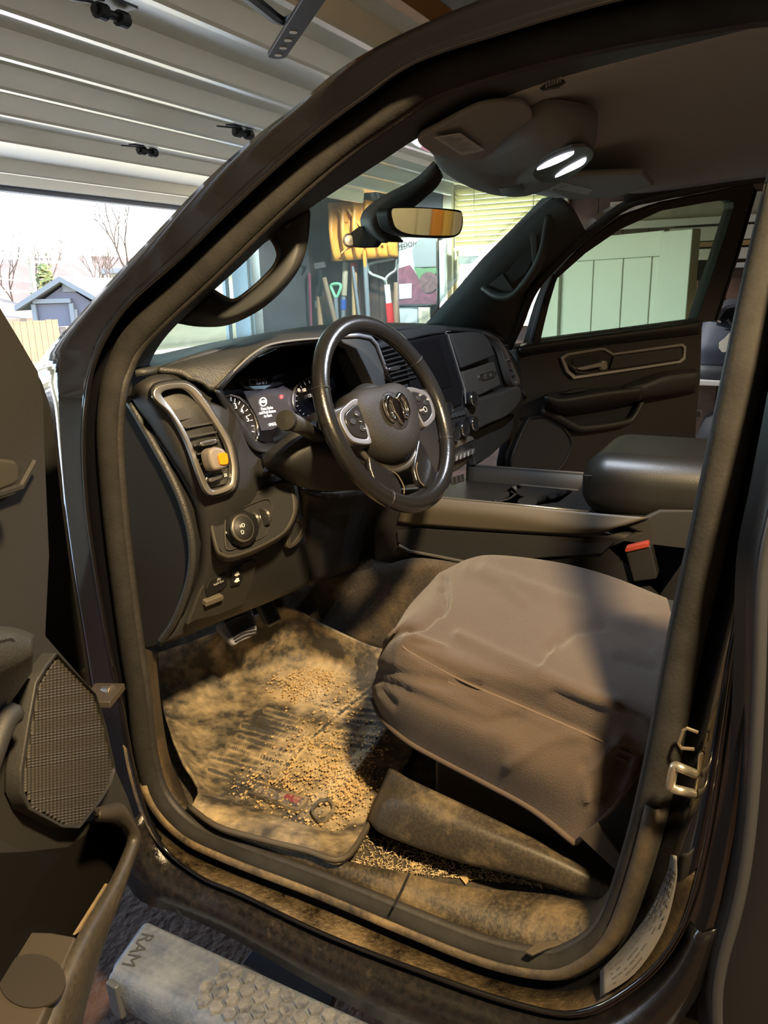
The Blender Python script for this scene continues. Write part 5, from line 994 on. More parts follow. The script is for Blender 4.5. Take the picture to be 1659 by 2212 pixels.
# ---- centre console ----
con = MB().box((1.12, -.32, .90), (.33, 1.00, .40)).build('centre_console', DARK, truck, bevel=.02)
c0 = rowx(.945, [(880, 1068), (950, 1076), (1110, 1091), (1272, 1107), (1400, 1118)]); c1 = rowx(.935, [(870, 1092), (950, 1100), (1110, 1118), (1240, 1140), (1330, 1140)]); c2 = rowx(.945, [(858, 1130), (950, 1138), (1110, 1150), (1240, 1156), (1310, 1150)])
loft('console_side_panel', [c0, c1, c2], M('console_taupe', (.070, .061, .048), .55), con, nu=30, nv=10, thick=.01)
MB().tube(rowx(.948, [(905, 1068), (950, 1074), (1110, 1089), (1272, 1105)]), .0035, 8, flat=.6).build('console_edge_trim', M('edge_silver', (.42, .40, .36), .3, .9), con, smooth=True)
f0 = rowx(1.29, [(1010, 1004), (1130, 1013), (1260, 1022), (1330, 1028)]); loft('console_far_rail', [f0, [p+V((-.012, 0, -.004)) for p in f0], [p+V((-.012, 0, -.05)) for p in f0], [p+V((-.01, 0, -.12)) for p in f0]], M('rail_dark', (.030, .029, .028), .4), con, nu=16, thick=.008)
MB().tube(f0, .003, 8).build('console_edge_trim', M('edge_grey', (.20, .20, .19), .35, .8), con)
slab('console_bin', rowz(1.085, [(1000, 1030), (1130, 1040), (1262, 1048), (1262, 1102), (1110, 1088), (960, 1072)]), .04, DARK, con, bevel=0)
zcup = 1.10
cpl = slab('cup_holder_plate', cat(rowz(zcup, [(1070, 1076), (1090, 1062), (1110, 1049), (1160, 1042), (1256, 1050), (1240, 1062), (1218, 1078), (1188, 1097), (1140, 1092), (1085, 1086)]), 60, True), .012, M('cup_plate', (.085, .080, .068), .6), con, bevel=.003)
for pts in ([(1118, 1056), (1150, 1052), (1185, 1055), (1192, 1062), (1170, 1070), (1135, 1072), (1116, 1065)], [(1130, 1074), (1155, 1072), (1160, 1080), (1155, 1090), (1125, 1090), (1118, 1082)]): slab('cup_well', cat(rowz(zcup+.0015, pts), 30, True), .002, DARK, cpl, bevel=0)
MB().tube(rowz(zcup+.004, [(1078, 1084), (1100, 1078), (1114, 1068), (1104, 1062)]), .0025, 6).build('cup_trim', SILVER, cpl)
slab('mat_latch', cat(rowz(zcup+.01, [(1065, 1074), (1080, 1064), (1096, 1060), (1100, 1066), (1085, 1076), (1068, 1082)]), 24, True), .02, DARK, con, bevel=.003)
slab('side_pocket', rowx(.943, [(858, 1146), (900, 1142), (1330, 1168), (1300, 1195), (1015, 1215), (880, 1188), (860, 1170)]), .004, M('pocket_black', (.006, .006, .006), .9), con, bevel=0)
MB().tube(rowx(.943, [(862, 1178), (884, 1190), (1015, 1216)]), .004, 6).build('pocket_lip', M('pocket_lip', (.06, .052, .042), .6), con)
# armrest lid
prof = [(.0, .0)]
AX0, AX1, AY0, AY1, AZ0, AZ1 = .955, 1.29, -.80, -.345, 1.118, 1.262
ar = MB().box(((AX0+AX1)/2, (AY0+AY1)/2, (AZ0+AZ1)/2), (AX1-AX0, AY1-AY0, AZ1-AZ0)).build('armrest_lid', M('armrest_leather', (.011, .011, .010), .40, bump=.06, bscale=420), con, bevel=.06, seg=7)
MB().tube(stat([V((AX0+.05, AY0, AZ1-.012)), V((AX0+.012, AY1-.06, AZ1-.045)), V((AX0+.05, AY1-.01, AZ1-.045)), V((AX1-.05, AY1-.008, AZ1-.045))]), .0015, 6).build('armrest_seam', DARK, ar)
slab('armrest_shell', rowx(.955, [(1290, 1116), (1390, 1118), (1425, 1100), (1560, 1098), (1560, 1400), (1420, 1290), (1300, 1180), (1375, 1150)]), .03, M('shell_black', (.011, .011, .011), .7), con, bevel=.008)
# ---- floor, sill, mat ----
flr = MB().box((1.06, .1, .645), (1.70, 1.7, .03)).build('cab_floor', CARPET, truck)
tb = MB().prism([V((.2, .64, .655)), V((.2, .92, 1.05)), V((.2, .92, .6)), V((.2, .64, .6))], V((1.66, 0, 0))).build('toe_board', CARPET, truck)
DCARP = DUST('lightened_carpet', (.022, .019, .016), (.17, .12, .065), .3, rough0=.9, scale=6, fine=200)  # brown mottle put in to brighten the tunnel carpet lost in shade
loft('tunnel_carpet', [rowx(.925, [(596, 1288), (700, 1252), (820, 1224), (900, 1206), (1020, 1222)]), rowx(.915, [(604, 1300), (700, 1310), (800, 1320), (880, 1310), (1020, 1300)]), rowx(.90, [(612, 1318), (700, 1360), (800, 1402), (870, 1420), (1000, 1420)])], DCARP, truck, nu=24, nv=10, thick=.006)
MB().box((1.12, .25, .80), (.38, .8, .32)).build('tunnel', DCARP, truck, bevel=.06)
SILLD = DUST('dusty_sill_plate', (.020, .017, .013), (.27, .195, .10), .36, rough0=.5, scale=7, fine=150, bump=.35)
sr = [SE(p[0], p[1], .012) for p in ((352, 1752), (410, 1792), (500, 1832), (600, 1868), (700, 1905), (873, 1976), (1040, 2040), (1180, 2066), (1255, 2045), (1310, 1985), (1345, 1900))]
si = rowz(.702, [(395, 1735), (440, 1762), (520, 1795), (640, 1832), (735, 1858), (860, 1882), (985, 1912), (1130, 1926), (1230, 1935), (1290, 1930), (1330, 1890)])
sd_ = [p+V((.012, 0, -.045)) for p in si]
sm_ = [a.lerp(b, .5)+V((0, 0, .008)) for a, b in zip(sr, si)]
sill = loft('sill_plate', [stat(sr), stat(sm_), stat(si), stat(sd_)], SILLD, truck, keep=True, thick=.006)
MB().tube(rowz(.711, [(850, 1960), (868, 1925), (884, 1888)]), .0018, 6).build('plate_joint', DARK, sill)
tag_o = slab('plate_clip', rowz(.712, [(1135, 2055), (1160, 2035), (1205, 2030), (1215, 2038), (1180, 2048), (1150, 2062)]), .004, M('clip', (.05, .04, .028), .6), sill, bevel=.001)
kick = loft('kick_panel', [rowx(.215, [(287, 1418), (297, 1500), (312, 1610), (345, 1710), (408, 1782)]), rowx(.24, [(312, 1402), (325, 1500), (340, 1600), (366, 1690), (420, 1760)]), rowx(.30, [(338, 1412), (346, 1500), (356, 1580), (372, 1650), (410, 1735)])], DUST('dusty_kick', (.030, .024, .018), (.17, .11, .05), .35, rough0=.55, scale=9, fine=180, bump=.2), truck, nu=40, nv=14, thick=.01)
MATM = DUST('muddy_mat', (.040, .037, .033), (.43, .335, .20), .34, rough0=.6, scale=7.5, fine=95, bump=.5)
# a 'mud' mask on the mat itself: where the caked mud lies thick
nt = MATM.node_tree; at_ = nt.nodes.new('ShaderNodeAttribute'); at_.attribute_name = 'mud'
for lk in list(nt.links):
    if lk.to_node.type == 'MIX' and lk.to_socket == lk.to_node.inputs[0]:
        src = lk.from_socket; ad = nt.nodes.new('ShaderNodeMath'); ad.operation = 'ADD'; ad.use_clamp = True; nt.links.new(src, ad.inputs[0]); nt.links.new(at_.outputs['Fac'], ad.inputs[1]); nt.links.new(ad.outputs[0], lk.to_socket)
MR = [rowz(0, r) for r in (
    [(340, 1410, .80), (430, 1380, .82), (520, 1345, .84), (612, 1312, .85), (700, 1352, .80), (800, 1395, .76), (860, 1405, .74)],
    [(345, 1470, .745), (450, 1440, .745), (560, 1400, .755), (640, 1372, .76), (700, 1388, .75), (800, 1430, .72), (860, 1440, .71)],
    [(356, 1545, .72), (450, 1500, .70), (560, 1450, .69), (650, 1430, .69), (720, 1440, .69), (800, 1470, .685), (865, 1480, .68)],
    [(372, 1595, .72), (440, 1560, .685), (560, 1520, .678), (680, 1500, .678), (760, 1510, .678), (880, 1540, .678)],
    [(398, 1650, .715), (440, 1630, .682), (560, 1600, .678), (680, 1590, .678), (790, 1600, .678), (890, 1620, .678)],
    [(428, 1698, .708), (470, 1700, .682), (560, 1720, .678), (640, 1740, .678), (720, 1745, .678), (800, 1720, .678), (870, 1660, .678)],
    [(420, 1728, .718), (480, 1750, .712), (560, 1772, .708), (650, 1798, .704), (735, 1815, .69), (790, 1775, .682), (860, 1668, .678)],
    [(408, 1745, .712), (470, 1788, .712), (560, 1815, .712), (660, 1840, .712), (740, 1858, .710), (795, 1787, .69), (858, 1676, .678)])]
mat_ = loft('floor_mat', MR, MATM, None, nu=190, nv=190, thick=.006)
tag(mat_, 'rubber floor mat caked with tan dried mud on the driver side floor', 'floor mat')
ribs = [[(803, 1487), (760, 1520), (710, 1562), (662, 1603), (632, 1640), (607, 1675)], [(560, 1552), (610, 1568), (660, 1582)], [(525, 1568), (590, 1585), (650, 1602)], [(515, 1590), (580, 1612), (640, 1628)], [(495, 1613), (560, 1634), (625, 1652)], [(457, 1635), (530, 1655), (612, 1676)], [(452, 1662), (510, 1682), (580, 1700)],
        [(695, 1577), (760, 1588), (835, 1596)], [(720, 1550), (780, 1560), (840, 1567)], [(690, 1598), (750, 1608), (820, 1618)], [(668, 1617), (725, 1634), (790, 1648)], [(745, 1530), (830, 1538)], [(770, 1508), (840, 1512)], [(650, 1640), (700, 1655), (760, 1662)], [(575, 1535), (640, 1552)], [(680, 1520), (740, 1535)]]
dent(mat_, [(r, .0075, 3.2) for r in ribs]+[([(430, 1700), (520, 1728), (640, 1765), (735, 1795)], -.004, 9), ([(600, 1500), (580, 1530), (600, 1560), (680, 1480), (660, 1460)], .005, 16), ([(470, 1480), (560, 1500)], .004, 20), ([(420, 1580), (480, 1560)], .004, 14), ([(430, 1700), (400, 1655), (375, 1600), (358, 1548)], .005, 5)], (0, 0, 1))
from mathutils import noise as mnoise
ca = mat_.data.attributes.new('mud', 'FLOAT', 'POINT'); ml_ = V(mat_.location)
mz = [((650, 1490), 75, 42, .9), ((700, 1455), 50, 30, .8), ((740, 1690), 60, 75, .8), ((640, 1640), 110, 60, .35), ((480, 1520), 120, 70, .28), ((400, 1600), 45, 50, .35), ((450, 1770), 80, 25, .3), ((700, 1810), 90, 25, .3), ((560, 1560), 60, 40, -.5), ((520, 1660), 40, 30, -.35), ((800, 1470), 50, 40, -.3)]
for v in mat_.data.vertices:
    x, y = proj(v.co+ml_); h = 0
    for (cx_, cy_), sx, sy, k in mz: h += k*math.exp(-((x-cx_)/sx)**2-((y-cy_)/sy)**2)
    q = (v.co+ml_)
    for r in ribs:                                   # the mud is worn off the tops of the ribs and lies beside them
        best = 1e9
        for (ax, ay), (bx, by) in zip(r, r[1:]):
            dx, dy = bx-ax, by-ay; t = max(0, min(1, ((x-ax)*dx+(y-ay)*dy)/(dx*dx+dy*dy+1e-9))); best = min(best, math.hypot(x-ax-dx*t, y-ay-dy*t))
        if best < 14: h += -1.1*math.exp(-((best)/2.6)**2)*(.55+.9*mnoise.noise(q*30+V((5, 0, 0)))) + .35*math.exp(-((best-6)/2.5)**2)
    h += .45*mnoise.noise(q*22)*(1 if h > 0 else .5)+.3*mnoise.noise(q*60); ca.data[v.index].value = h
zl = .6865
bf = frame_('mat_badge_rim', rowz(zl+.002, [(536, 1712), (558, 1689), (668, 1722), (645, 1751)]), rowz(zl+.002, [(545, 1710), (562, 1695), (658, 1724), (642, 1744)]), .008, MATM, mat_, bevel=0, sm=False)
slab('mat_badge', rowz(zl, [(545, 1710), (562, 1695), (658, 1724), (642, 1744)]), .003, DUST('worn_badge', (.03, .03, .04), (.35, .30, .25), .45, scale=30, fine=120), mat_, bevel=0)
slab('badge_red_print', rowz(zl+.001, [(612, 1722), (622, 1712), (652, 1722), (640, 1736)]), .002, DUST('worn_red', (.16, .02, .035), (.35, .27, .2), .35, scale=35, fine=140), mat_, bevel=0)
frame_('mat_ring', rowz(zl+.004, [(671, 1750), (685, 1728), (712, 1724), (724, 1742), (714, 1760), (690, 1772)]), rowz(zl+.003, [(677, 1749), (688, 1733), (709, 1730), (717, 1742), (709, 1756), (691, 1765)]), .008, MATM, mat_, bevel=.001, n=40)
MB().tube(stat([p+V((0, 0, .003)) for p in MR[7][:5]]+[p+V((0, 0, .003)) for p in (MR[7][5], MR[7][6])]), .005, 8).build('mat_edge', M('mat_edge_rubber', (.055, .046, .034), .7), mat_, smooth=True)
# loose mud crumbs on the mat and straw on the carpet strip
rnd = random.Random(12); m_ = MB()
def crumb(mm, p, s):
    q = [V((rnd.uniform(-1, 1), rnd.uniform(-1, 1), rnd.uniform(-.2, .6)))*s for _ in range(4)]
    mm.add([p+V((-s, -s*.5, 0)), p+V((s, -s*.6, 0)), p+V((.1*s, s, 0)), p+V((rnd.uniform(-.3, .3)*s, rnd.uniform(-.3, .3)*s, s*.7))], [(0, 1, 3), (1, 2, 3), (2, 0, 3), (0, 2, 1)])
zones = [((640, 1480), 55, 28, 420), ((690, 1460), 45, 25, 320), ((745, 1700), 48, 55, 700), ((610, 1700), 90, 45, 420), ((700, 1620), 80, 60, 420), ((560, 1775), 110, 18, 330), ((800, 1610), 50, 40, 160), ((740, 1520), 60, 40, 160)]
for (cx_, cy_), sx, sy, n_ in zones:
    for _ in range(n_):
        a, b = rnd.gauss(cx_, sx*.6), rnd.gauss(cy_, sy*.6)
        if b < 1440 or a > 850 or b > 1800: continue
        crumb(m_, PZ(a, b, .6855)+V((0, 0, rnd.uniform(-.002, .002))), rnd.choice((.0012, .0018, .0025, .004)))
tag(m_.build('mud_crumbs', M('dried_mud', (.46, .32, .15), .95, var=.35, vscale=60)), 'loose tan dried mud crumbs scattered over the floor mat', 'mud', kind='stuff')
m_ = MB()
for _ in range(1500):
    f = rnd.random()**1.3; a = 770+540*f; lo_ = 1795+140*min(1, f*1.15); hi_ = 1875+52*f
    b = lo_+(hi_-lo_)*(1-rnd.random()**1.6); p = PZ(a, b, .664)
    if rnd.random() < .62: crumb(m_, p, rnd.choice((.0008, .0012, .002)))
    else:
        an = rnd.uniform(0, 6.28); L = rnd.uniform(.003, .014); m_.bar(p+V((0, 0, .002)), p+V((math.cos(an)*L, math.sin(an)*L, .002+rnd.uniform(0, .004))), .0007, .0007)
tag(m_.build('straw_and_dirt', M('straw', (.48, .37, .21), .9, var=.5, vscale=70)), 'bits of straw and dirt on the black carpet strip beside the seat shield', 'dirt', kind='stuff')
m_ = MB()
for px, py, s in ((768, 1800, .012), (1005, 1898, .012), (1170, 1915, .007), (890, 1868, .006), (905, 1875, .005)): crumb(m_, PZ(px, py, .666), s)
m_.build('mud_clod', M('mud_clod', (.40, .28, .13), .95)); tag(bpy.data.objects['mud_clod'], 'larger tan mud flakes lying along the carpet strip by the sill plate', 'mud', kind='stuff')
# ---- pedals ----
PD = M('pedal_rubber', (.19, .20, .25), .5); GR = M('pedal_groove', (.02, .02, .024), .6)
bp0 = PY(510, 1350, .30); bn = V((-.15, -.80, .58)).normalized(); bq = lambda px, py, d=0.: PN(px, py, bp0+bn*d, bn)
bpd = slab('brake_pedal', cat([bq(*p) for p in ((470, 1352), (486, 1335), (515, 1318), (540, 1312), (551, 1330), (556, 1358), (548, 1372), (520, 1385), (507, 1393), (488, 1375))], 50, True), .014, PD, truck, bevel=.004)
for k in range(9):
    f = k/8; a, b = bq(482+24*f, 1345+44*f-2, .003), bq(543+12*f, 1318+50*f, .003); mm = (bq(510+20*f, 1326+48*f, .003)); MB().tube(stat([a.lerp(mm, .08), mm, b.lerp(mm, .06)]), .0022, 6).build('tread_rib', GR, bpd)
MB().tube([bq(520, 1325, -.02), bq(545, 1270, -.06)], .012, 8).build('pedal_arm', DARK, bpd)
ap0 = PY(580, 1310, .32); an_ = V((-.1, -.85, .5)).normalized(); aq = lambda px, py, d=0.: PN(px, py, ap0+an_*d, an_)
apd = slab('accelerator_pedal', [aq(*p) for p in ((553, 1296), (578, 1284), (590, 1294), (608, 1335), (606, 1342), (586, 1353), (578, 1348))], .014, M('accelerator_rubber', (.055, .052, .055), .5), truck, bevel=.003)
for k in range(7): f = k/6; MB().bar(aq(559+20*f, 1297-8*f, .002), aq(582+21*f, 1348-10*f, .002), .0022, .002, up=an_).build('tread_rib', GR, apd)
# ================= passenger door, open on the far side =================
pf = math.radians(67); PD_ = V((math.sin(pf), -math.cos(pf), 0)); PNn = V((-math.cos(pf), -math.sin(pf), 0)); PH = V((1.98, .10, 0))
pq = lambda px, py, d=0.: PN(px, py, PH+PNn*d, PNn)
PDM = M('door_panel_vinyl', (.020, .019, .017), .55, bump=.08, bscale=300); PDD = M('door_insert', (.030, .028, .025), .55, bump=.1, bscale=300)
pdr = slab('passenger_door', [pq(*p) for p in ((1118, 752), (1135, 742), (1500, 693), (1518, 700), (1514, 820), (1506, 900), (1502, 1000), (1490, 1100), (1300, 1140), (1090, 1110), (1092, 1000), (1100, 960), (1128, 860))], .05, PDM, truck, bevel=.01)
slab('outer_skin', [pq(p[0], p[1], -.05) for p in ((1118, 760), (1135, 748), (1498, 700), (1512, 706), (1508, 830), (1496, 1000), (1484, 1090), (1300, 1135), (1095, 1105), (1100, 960), (1128, 860))], .05, PAINT, pdr, bevel=.01)
loft('belt_cap', [[pq(*p, .0) for p in ((1124, 744), (1165, 735), (1340, 712), (1516, 689))], [pq(*p, .045) for p in ((1124, 750), (1165, 742), (1340, 719), (1518, 696))], [pq(*p, .045) for p in ((1128, 762), (1168, 754), (1340, 731), (1516, 709))], [pq(*p, .005) for p in ((1132, 772), (1170, 764), (1340, 742), (1514, 722))]], SOFT, pdr, nu=30, nv=14, thick=.01)
FO = [(1212, 772), (1226, 763), (1300, 751), (1309, 752), (1326, 763), (1476, 742), (1483, 749), (1481, 776), (1471, 784), (1360, 801), (1240, 819), (1224, 804)]
FI = [(1219, 775), (1230, 768), (1299, 756.5), (1306, 757), (1324, 768), (1472, 748), (1478, 753), (1476, 772), (1468, 779), (1358, 796), (1244, 812), (1230, 800)]
slab('handle_bezel', [pq(*p, .004) for p in FO], .004, M('bezel_dark', (.014, .014, .014), .4), pdr, bevel=0)
frame_('handle_trim', [pq(*p, .012) for p in FO], [pq(*p, .010) for p in FI], .01, M('door_silver', (.50, .48, .45), .35, .5), pdr, bevel=.0015, sm=False)
slab('insert_pad', [pq(*p, .012) for p in ((1326, 770), (1472, 751), (1476, 773), (1468, 777), (1340, 796), (1318, 798))], .01, PDD, pdr, bevel=.004)
slab('handle_cup', cat([pq(*p, .006) for p in ((1236, 776), (1262, 770), (1296, 768), (1290, 782), (1262, 788), (1244, 790))], 30, True), .004, M('cup_black', (.004, .004, .004), .6), pdr, bevel=0)
hd = slab('door_handle', [pq(*p, .03) for p in ((1247, 795), (1300, 783), (1304, 779), (1312, 780), (1313, 797), (1304, 800), (1298, 793), (1258, 800), (1250, 799))], .02, M('handle_chrome', (.65, .62, .57), .2, .7), pdr, bevel=.003)
MB().tube([pq(*p, .016) for p in ((1234, 788), (1246, 804), (1268, 806), (1290, 801))], .005, 6).build('cup_edge', M('cup_edge', (.20, .18, .15), .3, .8), pdr, smooth=True)
am = loft('door_armrest', [[pq(*p, .01) for p in ((1345, 832), (1400, 812), (1440, 802), (1504, 796))], [pq(*p, .09) for p in ((1345, 838), (1390, 828), (1440, 809), (1508, 802))], [pq(*p, .10) for p in ((1345, 846), (1390, 838), (1445, 820), (1508, 810))], [pq(*p, .09) for p in ((1340, 862), (1390, 858), (1445, 848), (1506, 836))], [pq(*p, .01) for p in ((1340, 868), (1390, 866), (1445, 858), (1504, 848))]], SOFT, pdr, nu=24, nv=20, thick=.01)
sp_ = loft('switch_panel', [[pq(*p, .01) for p in ((1186, 850), (1240, 842), (1300, 838), (1390, 828))], [pq(*p, .10) for p in ((1182, 854), (1215, 860), (1302, 846), (1388, 836))], [pq(*p, .11) for p in ((1182, 858), (1215, 866), (1302, 853), (1388, 843))], [pq(*p, .09) for p in ((1180, 870), (1215, 882), (1300, 872), (1386, 860))], [pq(*p, .01) for p in ((1176, 884), (1210, 898), (1296, 888), (1380, 868))]], PDM, pdr, nu=24, nv=20, thick=.01)
slab('window_switch', [pq(*p, .075) for p in ((1216, 850), (1238, 843), (1272, 838), (1268, 844), (1230, 851))], .02, DARK, sp_, bevel=.002)
slab('map_pocket', cat([pq(*p, .003) for p in ((1215, 900), (1290, 888), (1384, 862), (1376, 890), (1352, 908), (1262, 918), (1238, 912))], 40, True), .003, M('pocket_black_b', (.005, .005, .005), .8), pdr, bevel=0)
MB().tube(stat([pq(*p, .02) for p in ((1170, 886), (1196, 898), (1235, 920), (1262, 926), (1345, 914), (1366, 902), (1384, 868))]), .016, 10).build('pocket_lip', PDM, pdr, smooth=True)
sgo = cat([pq(*p, .012) for p in ((1106, 1010), (1110, 975), (1140, 908), (1152, 902), (1192, 902), (1232, 948), (1226, 985), (1200, 1018), (1150, 1030))], 50, True)
slab('speaker_grille', sgo, .01, M('speaker_cloth', (.030, .027, .024), .8, bump=.4, bscale=900), pdr, bevel=.003)
MB().tube(sgo, .006, 8, closed=True).build('speaker_rim', PDM, pdr, smooth=True)
WO = [(1152, 742), (1176, 660), (1203, 590), (1268, 520), (1345, 468), (1425, 440), (1530, 420), (1598, 404), (1624, 402), (1632, 412), (1590, 560), (1546, 693), (1340, 718)]
WI = [(1169, 733), (1184, 668), (1203, 603), (1265, 548), (1340, 496), (1430, 455), (1530, 437), (1578, 431), (1586, 436), (1586, 450), (1552, 556), (1507, 689), (1340, 711)]
frame_('window_frame', [pq(*p, .01) for p in WO], [pq(*p, .005) for p in WI], .05, M('frame_black', (.014, .014, .014), .6), pdr, bevel=.004, sm=False)
MB().tube([pq(*p, .012) for p in WO[1:12]], .008, 8).build('frame_seal', RUBBER, pdr, smooth=True)
slab('window_glass', [pq(*p, -.02) for p in WI], .004, GLASS('door_glass', (.80, .86, .74), haze=.015, hazecol=(.6, .66, .5)), pdr, bevel=0)
slab('mirror_sail', [pq(*p, .012) for p in ((1150, 745), (1168, 735), (1202, 596), (1196, 590), (1176, 640))], .02, DARK, pdr, bevel=.003)
MB().box(pq(1503, 893, -.01), (.03, .05, .03)).build('latch', SILVER, pdr, bevel=.004)

# ================= driver door, open beside the camera =================
df = math.radians(66); DD = V((-math.sin(df), -math.cos(df), 0)); DNn = V((math.cos(df), -math.sin(df), 0)); DH = V((.02, .10, 0))
dq = lambda px, py, d=0.: PN(px, py, DH+DNn*d, DNn)
DPM = M('driver_panel', (.017, .0165, .016), .6, bump=.08, bscale=300)
edge = [(0, 655), (40, 722), (85, 800), (97, 860), (101, 990), (110, 1200), (102, 1371), (206, 1492), (232, 1580), (250, 1655), (278, 1719), (304, 1800), (300, 1835), (260, 1945), (185, 2175)]
ep = [dq(*p) for p in edge]
far = [V((DH.x, DH.y, 0))+DD*1.08+V((0, 0, z)) for z in (.62, 1.60)]
low_ = V((ep[-1].x, ep[-1].y, .60))
ddr = slab('driver_door', ep+[ep[-1]+V((0, 0, -.02))+DD*.05, far[0], far[1]], .045, DPM, truck, bevel=.006)
slab('outer_skin', [p-DNn*.05+DD*.03 for p in ep]+[far[0]-DNn*.05, far[1]-DNn*.05], .05, PAINT, ddr, bevel=.006)
SG = [(125, 1417), (150, 1444), (206, 1504), (226, 1570), (245, 1658), (236, 1690), (215, 1725), (172, 1782), (136, 1780), (68, 1742), (53, 1706), (54, 1659), (68, 1570), (84, 1480), (102, 1448)]
sg = [dq(*p, .012) for p in SG]
gri = slab('speaker_grille', sg, .008, M('grille_base', (.022, .020, .017), .7), ddr, bevel=.002)
frame_('grille_rim', [dq(125+(px-140)*1.07+15, 1600+(py-1600)*1.045, .022) for px, py in SG], [dq(*p, .016) for p in SG], .02, DPM, ddr, bevel=.003, sm=False)
# woven ribs of the grille
m_ = MB(); import itertools
def inside(x, y, P_):
    r = False
    for (ax, ay), (bx, by) in zip(P_, P_[1:]+P_[:1]):
        if (ay > y) != (by > y) and x < (bx-ax)*(y-ay)/(by-ay)+ax: r = not r
    return r
for k in range(64):
    y0_ = 1415+k*6.2
    run = []
    for j in range(0, 50):
        x = 50+j*4; y = y0_-(x-50)*.16 + 20
        if inside(x, y, SG): run.append(dq(x, y, .0135+.0012*(j % 2)))
        elif len(run) > 1: m_.tube(run, .0021, 5); run = []
        else: run = []
    if len(run) > 1: m_.tube(run, .0021, 5)
m_.build('grille_weave', M('weave', (.035, .031, .026), .6), gri)
ab = [(-60, 1352), (0, 1358), (58, 1362), (72, 1380), (72, 1425), (58, 1470), (0, 1540), (-60, 1590)]
arm_ = loft('door_armrest', [[dq(p[0], p[1], .01) for p in ((-120, 1345), (-40, 1350), (30, 1355), (78, 1372))], [dq(p[0], p[1], .07) for p in ((-120, 1362), (-40, 1362), (30, 1364), (72, 1380))], [dq(p[0], p[1], .08) for p in ((-120, 1440), (-40, 1424), (30, 1408), (72, 1396))], [dq(p[0], p[1], .075) for p in ((-120, 1480), (-40, 1462), (30, 1440), (72, 1418))], [dq(p[0], p[1], .02) for p in ((-120, 1620), (-40, 1570), (20, 1520), (70, 1450))]], SOFT, ddr, nu=24, nv=24, thick=.01)
slab('switch_slot', [dq(*p, .079) for p in ((-30, 1400), (0, 1384), (26, 1378), (34, 1384), (0, 1404), (-30, 1420))], .004, DARK, arm_, bevel=0)
slab('panel_ledge', [dq(*p, .06) for p in ((-100, 1000), (0, 990), (36, 994), (44, 1008), (44, 1040), (30, 1050), (0, 1062), (-100, 1090))], .06, M('ledge_vinyl', (.030, .028, .024), .55), ddr, bevel=.012)
MB().tube([dq(*p, .012) for p in ((-80, 1080), (0, 1066), (44, 1052), (74, 998))], .004, 6).build('ledge_seam', DPM, ddr)
MB().tube(stat([dq(*p, .03) for p in ((-60, 1760), (-20, 1640), (10, 1560), (30, 1540))]), .012, 8).build('pocket_trim', DPM, ddr, smooth=True)
# map pocket with cup holder
slab('pocket_back', [dq(*p, .003) for p in ((-150, 1850), (60, 1840), (150, 1830), (220, 1780), (262, 1790), (276, 1815), (236, 1905), (168, 2020), (80, 2212), (-150, 2250))], .003, M('pocket_shade', (.004, .0035, .003), 1., spec=.1), ddr, bevel=0)  # near-black sheet that paints in the shade inside the pocket
po = [(205, 1745), (262, 1735), (290, 1775), (304, 1805), (298, 1838), (262, 1942), (222, 2050), (186, 2175), (170, 2260)]
pi_ = [(205, 1775), (245, 1778), (268, 1792), (275, 1812), (266, 1840), (236, 1905), (168, 2020), (118, 2130), (70, 2240)]
loft('pocket_wall', [stat([dq(*p, .012) for p in po]), stat([dq(*p, .055) for p in po]), stat([dq(*p, .075) for p in [((a+c)/2+5, (b+d)/2) for (a, b), (c, d) in zip(po, pi_)]]), stat([dq(*p, .06) for p in pi_]), stat([dq(*p, .005) for p in pi_])], DUST('dusty_pocket', (.024, .021, .017), (.16, .115, .06), .2, rough0=.5, scale=8, fine=150, bump=.1), ddr, keep=True, thick=.005)
zq = dq(100, 2080, .04).z
cu0 = rowz(zq, [(-60, 2075), (45, 2010), (110, 2012), (166, 2022), (150, 2060), (90, 2200), (60, 2260), (-60, 2260)])
cup = slab('cup_holder', cu0, .02, M('cup_taupe', (.038, .031, .023), .6), ddr, bevel=.004)
slab('cup_well', cat([PZ(70+72*math.cos(k*.6283), 2118+58*math.sin(k*.6283), zq+.002) for k in range(10)], 40, True), .003, M('well_dark', (.016, .013, .010), .7), cup, bevel=0)
slab('pocket_dust', rowx(0, [(232, 1908, dq(232, 1908, .03).x), (240, 1915, dq(240, 1915, .03).x), (176, 2012, dq(176, 2012, .03).x), (162, 2020, dq(162, 2020, .03).x)]), .004, DUST('dust_strip', (.06, .05, .04), (.36, .25, .12), .6), ddr, bevel=.001)
# check strap
cs = PX(222, 1502, .075)
MB().box(cs, (.06, .05, .012), Matrix.Rotation(.4, 3, 'Z')).lathe([(.012, -.008), (.012, .012), (.0, .014)], cs+V((.012, .0, .0)), (0, -1, .2), 14).build('check_strap', M('strap_metal', (.10, .085, .07), .4, .6), ddr, bevel=.002)

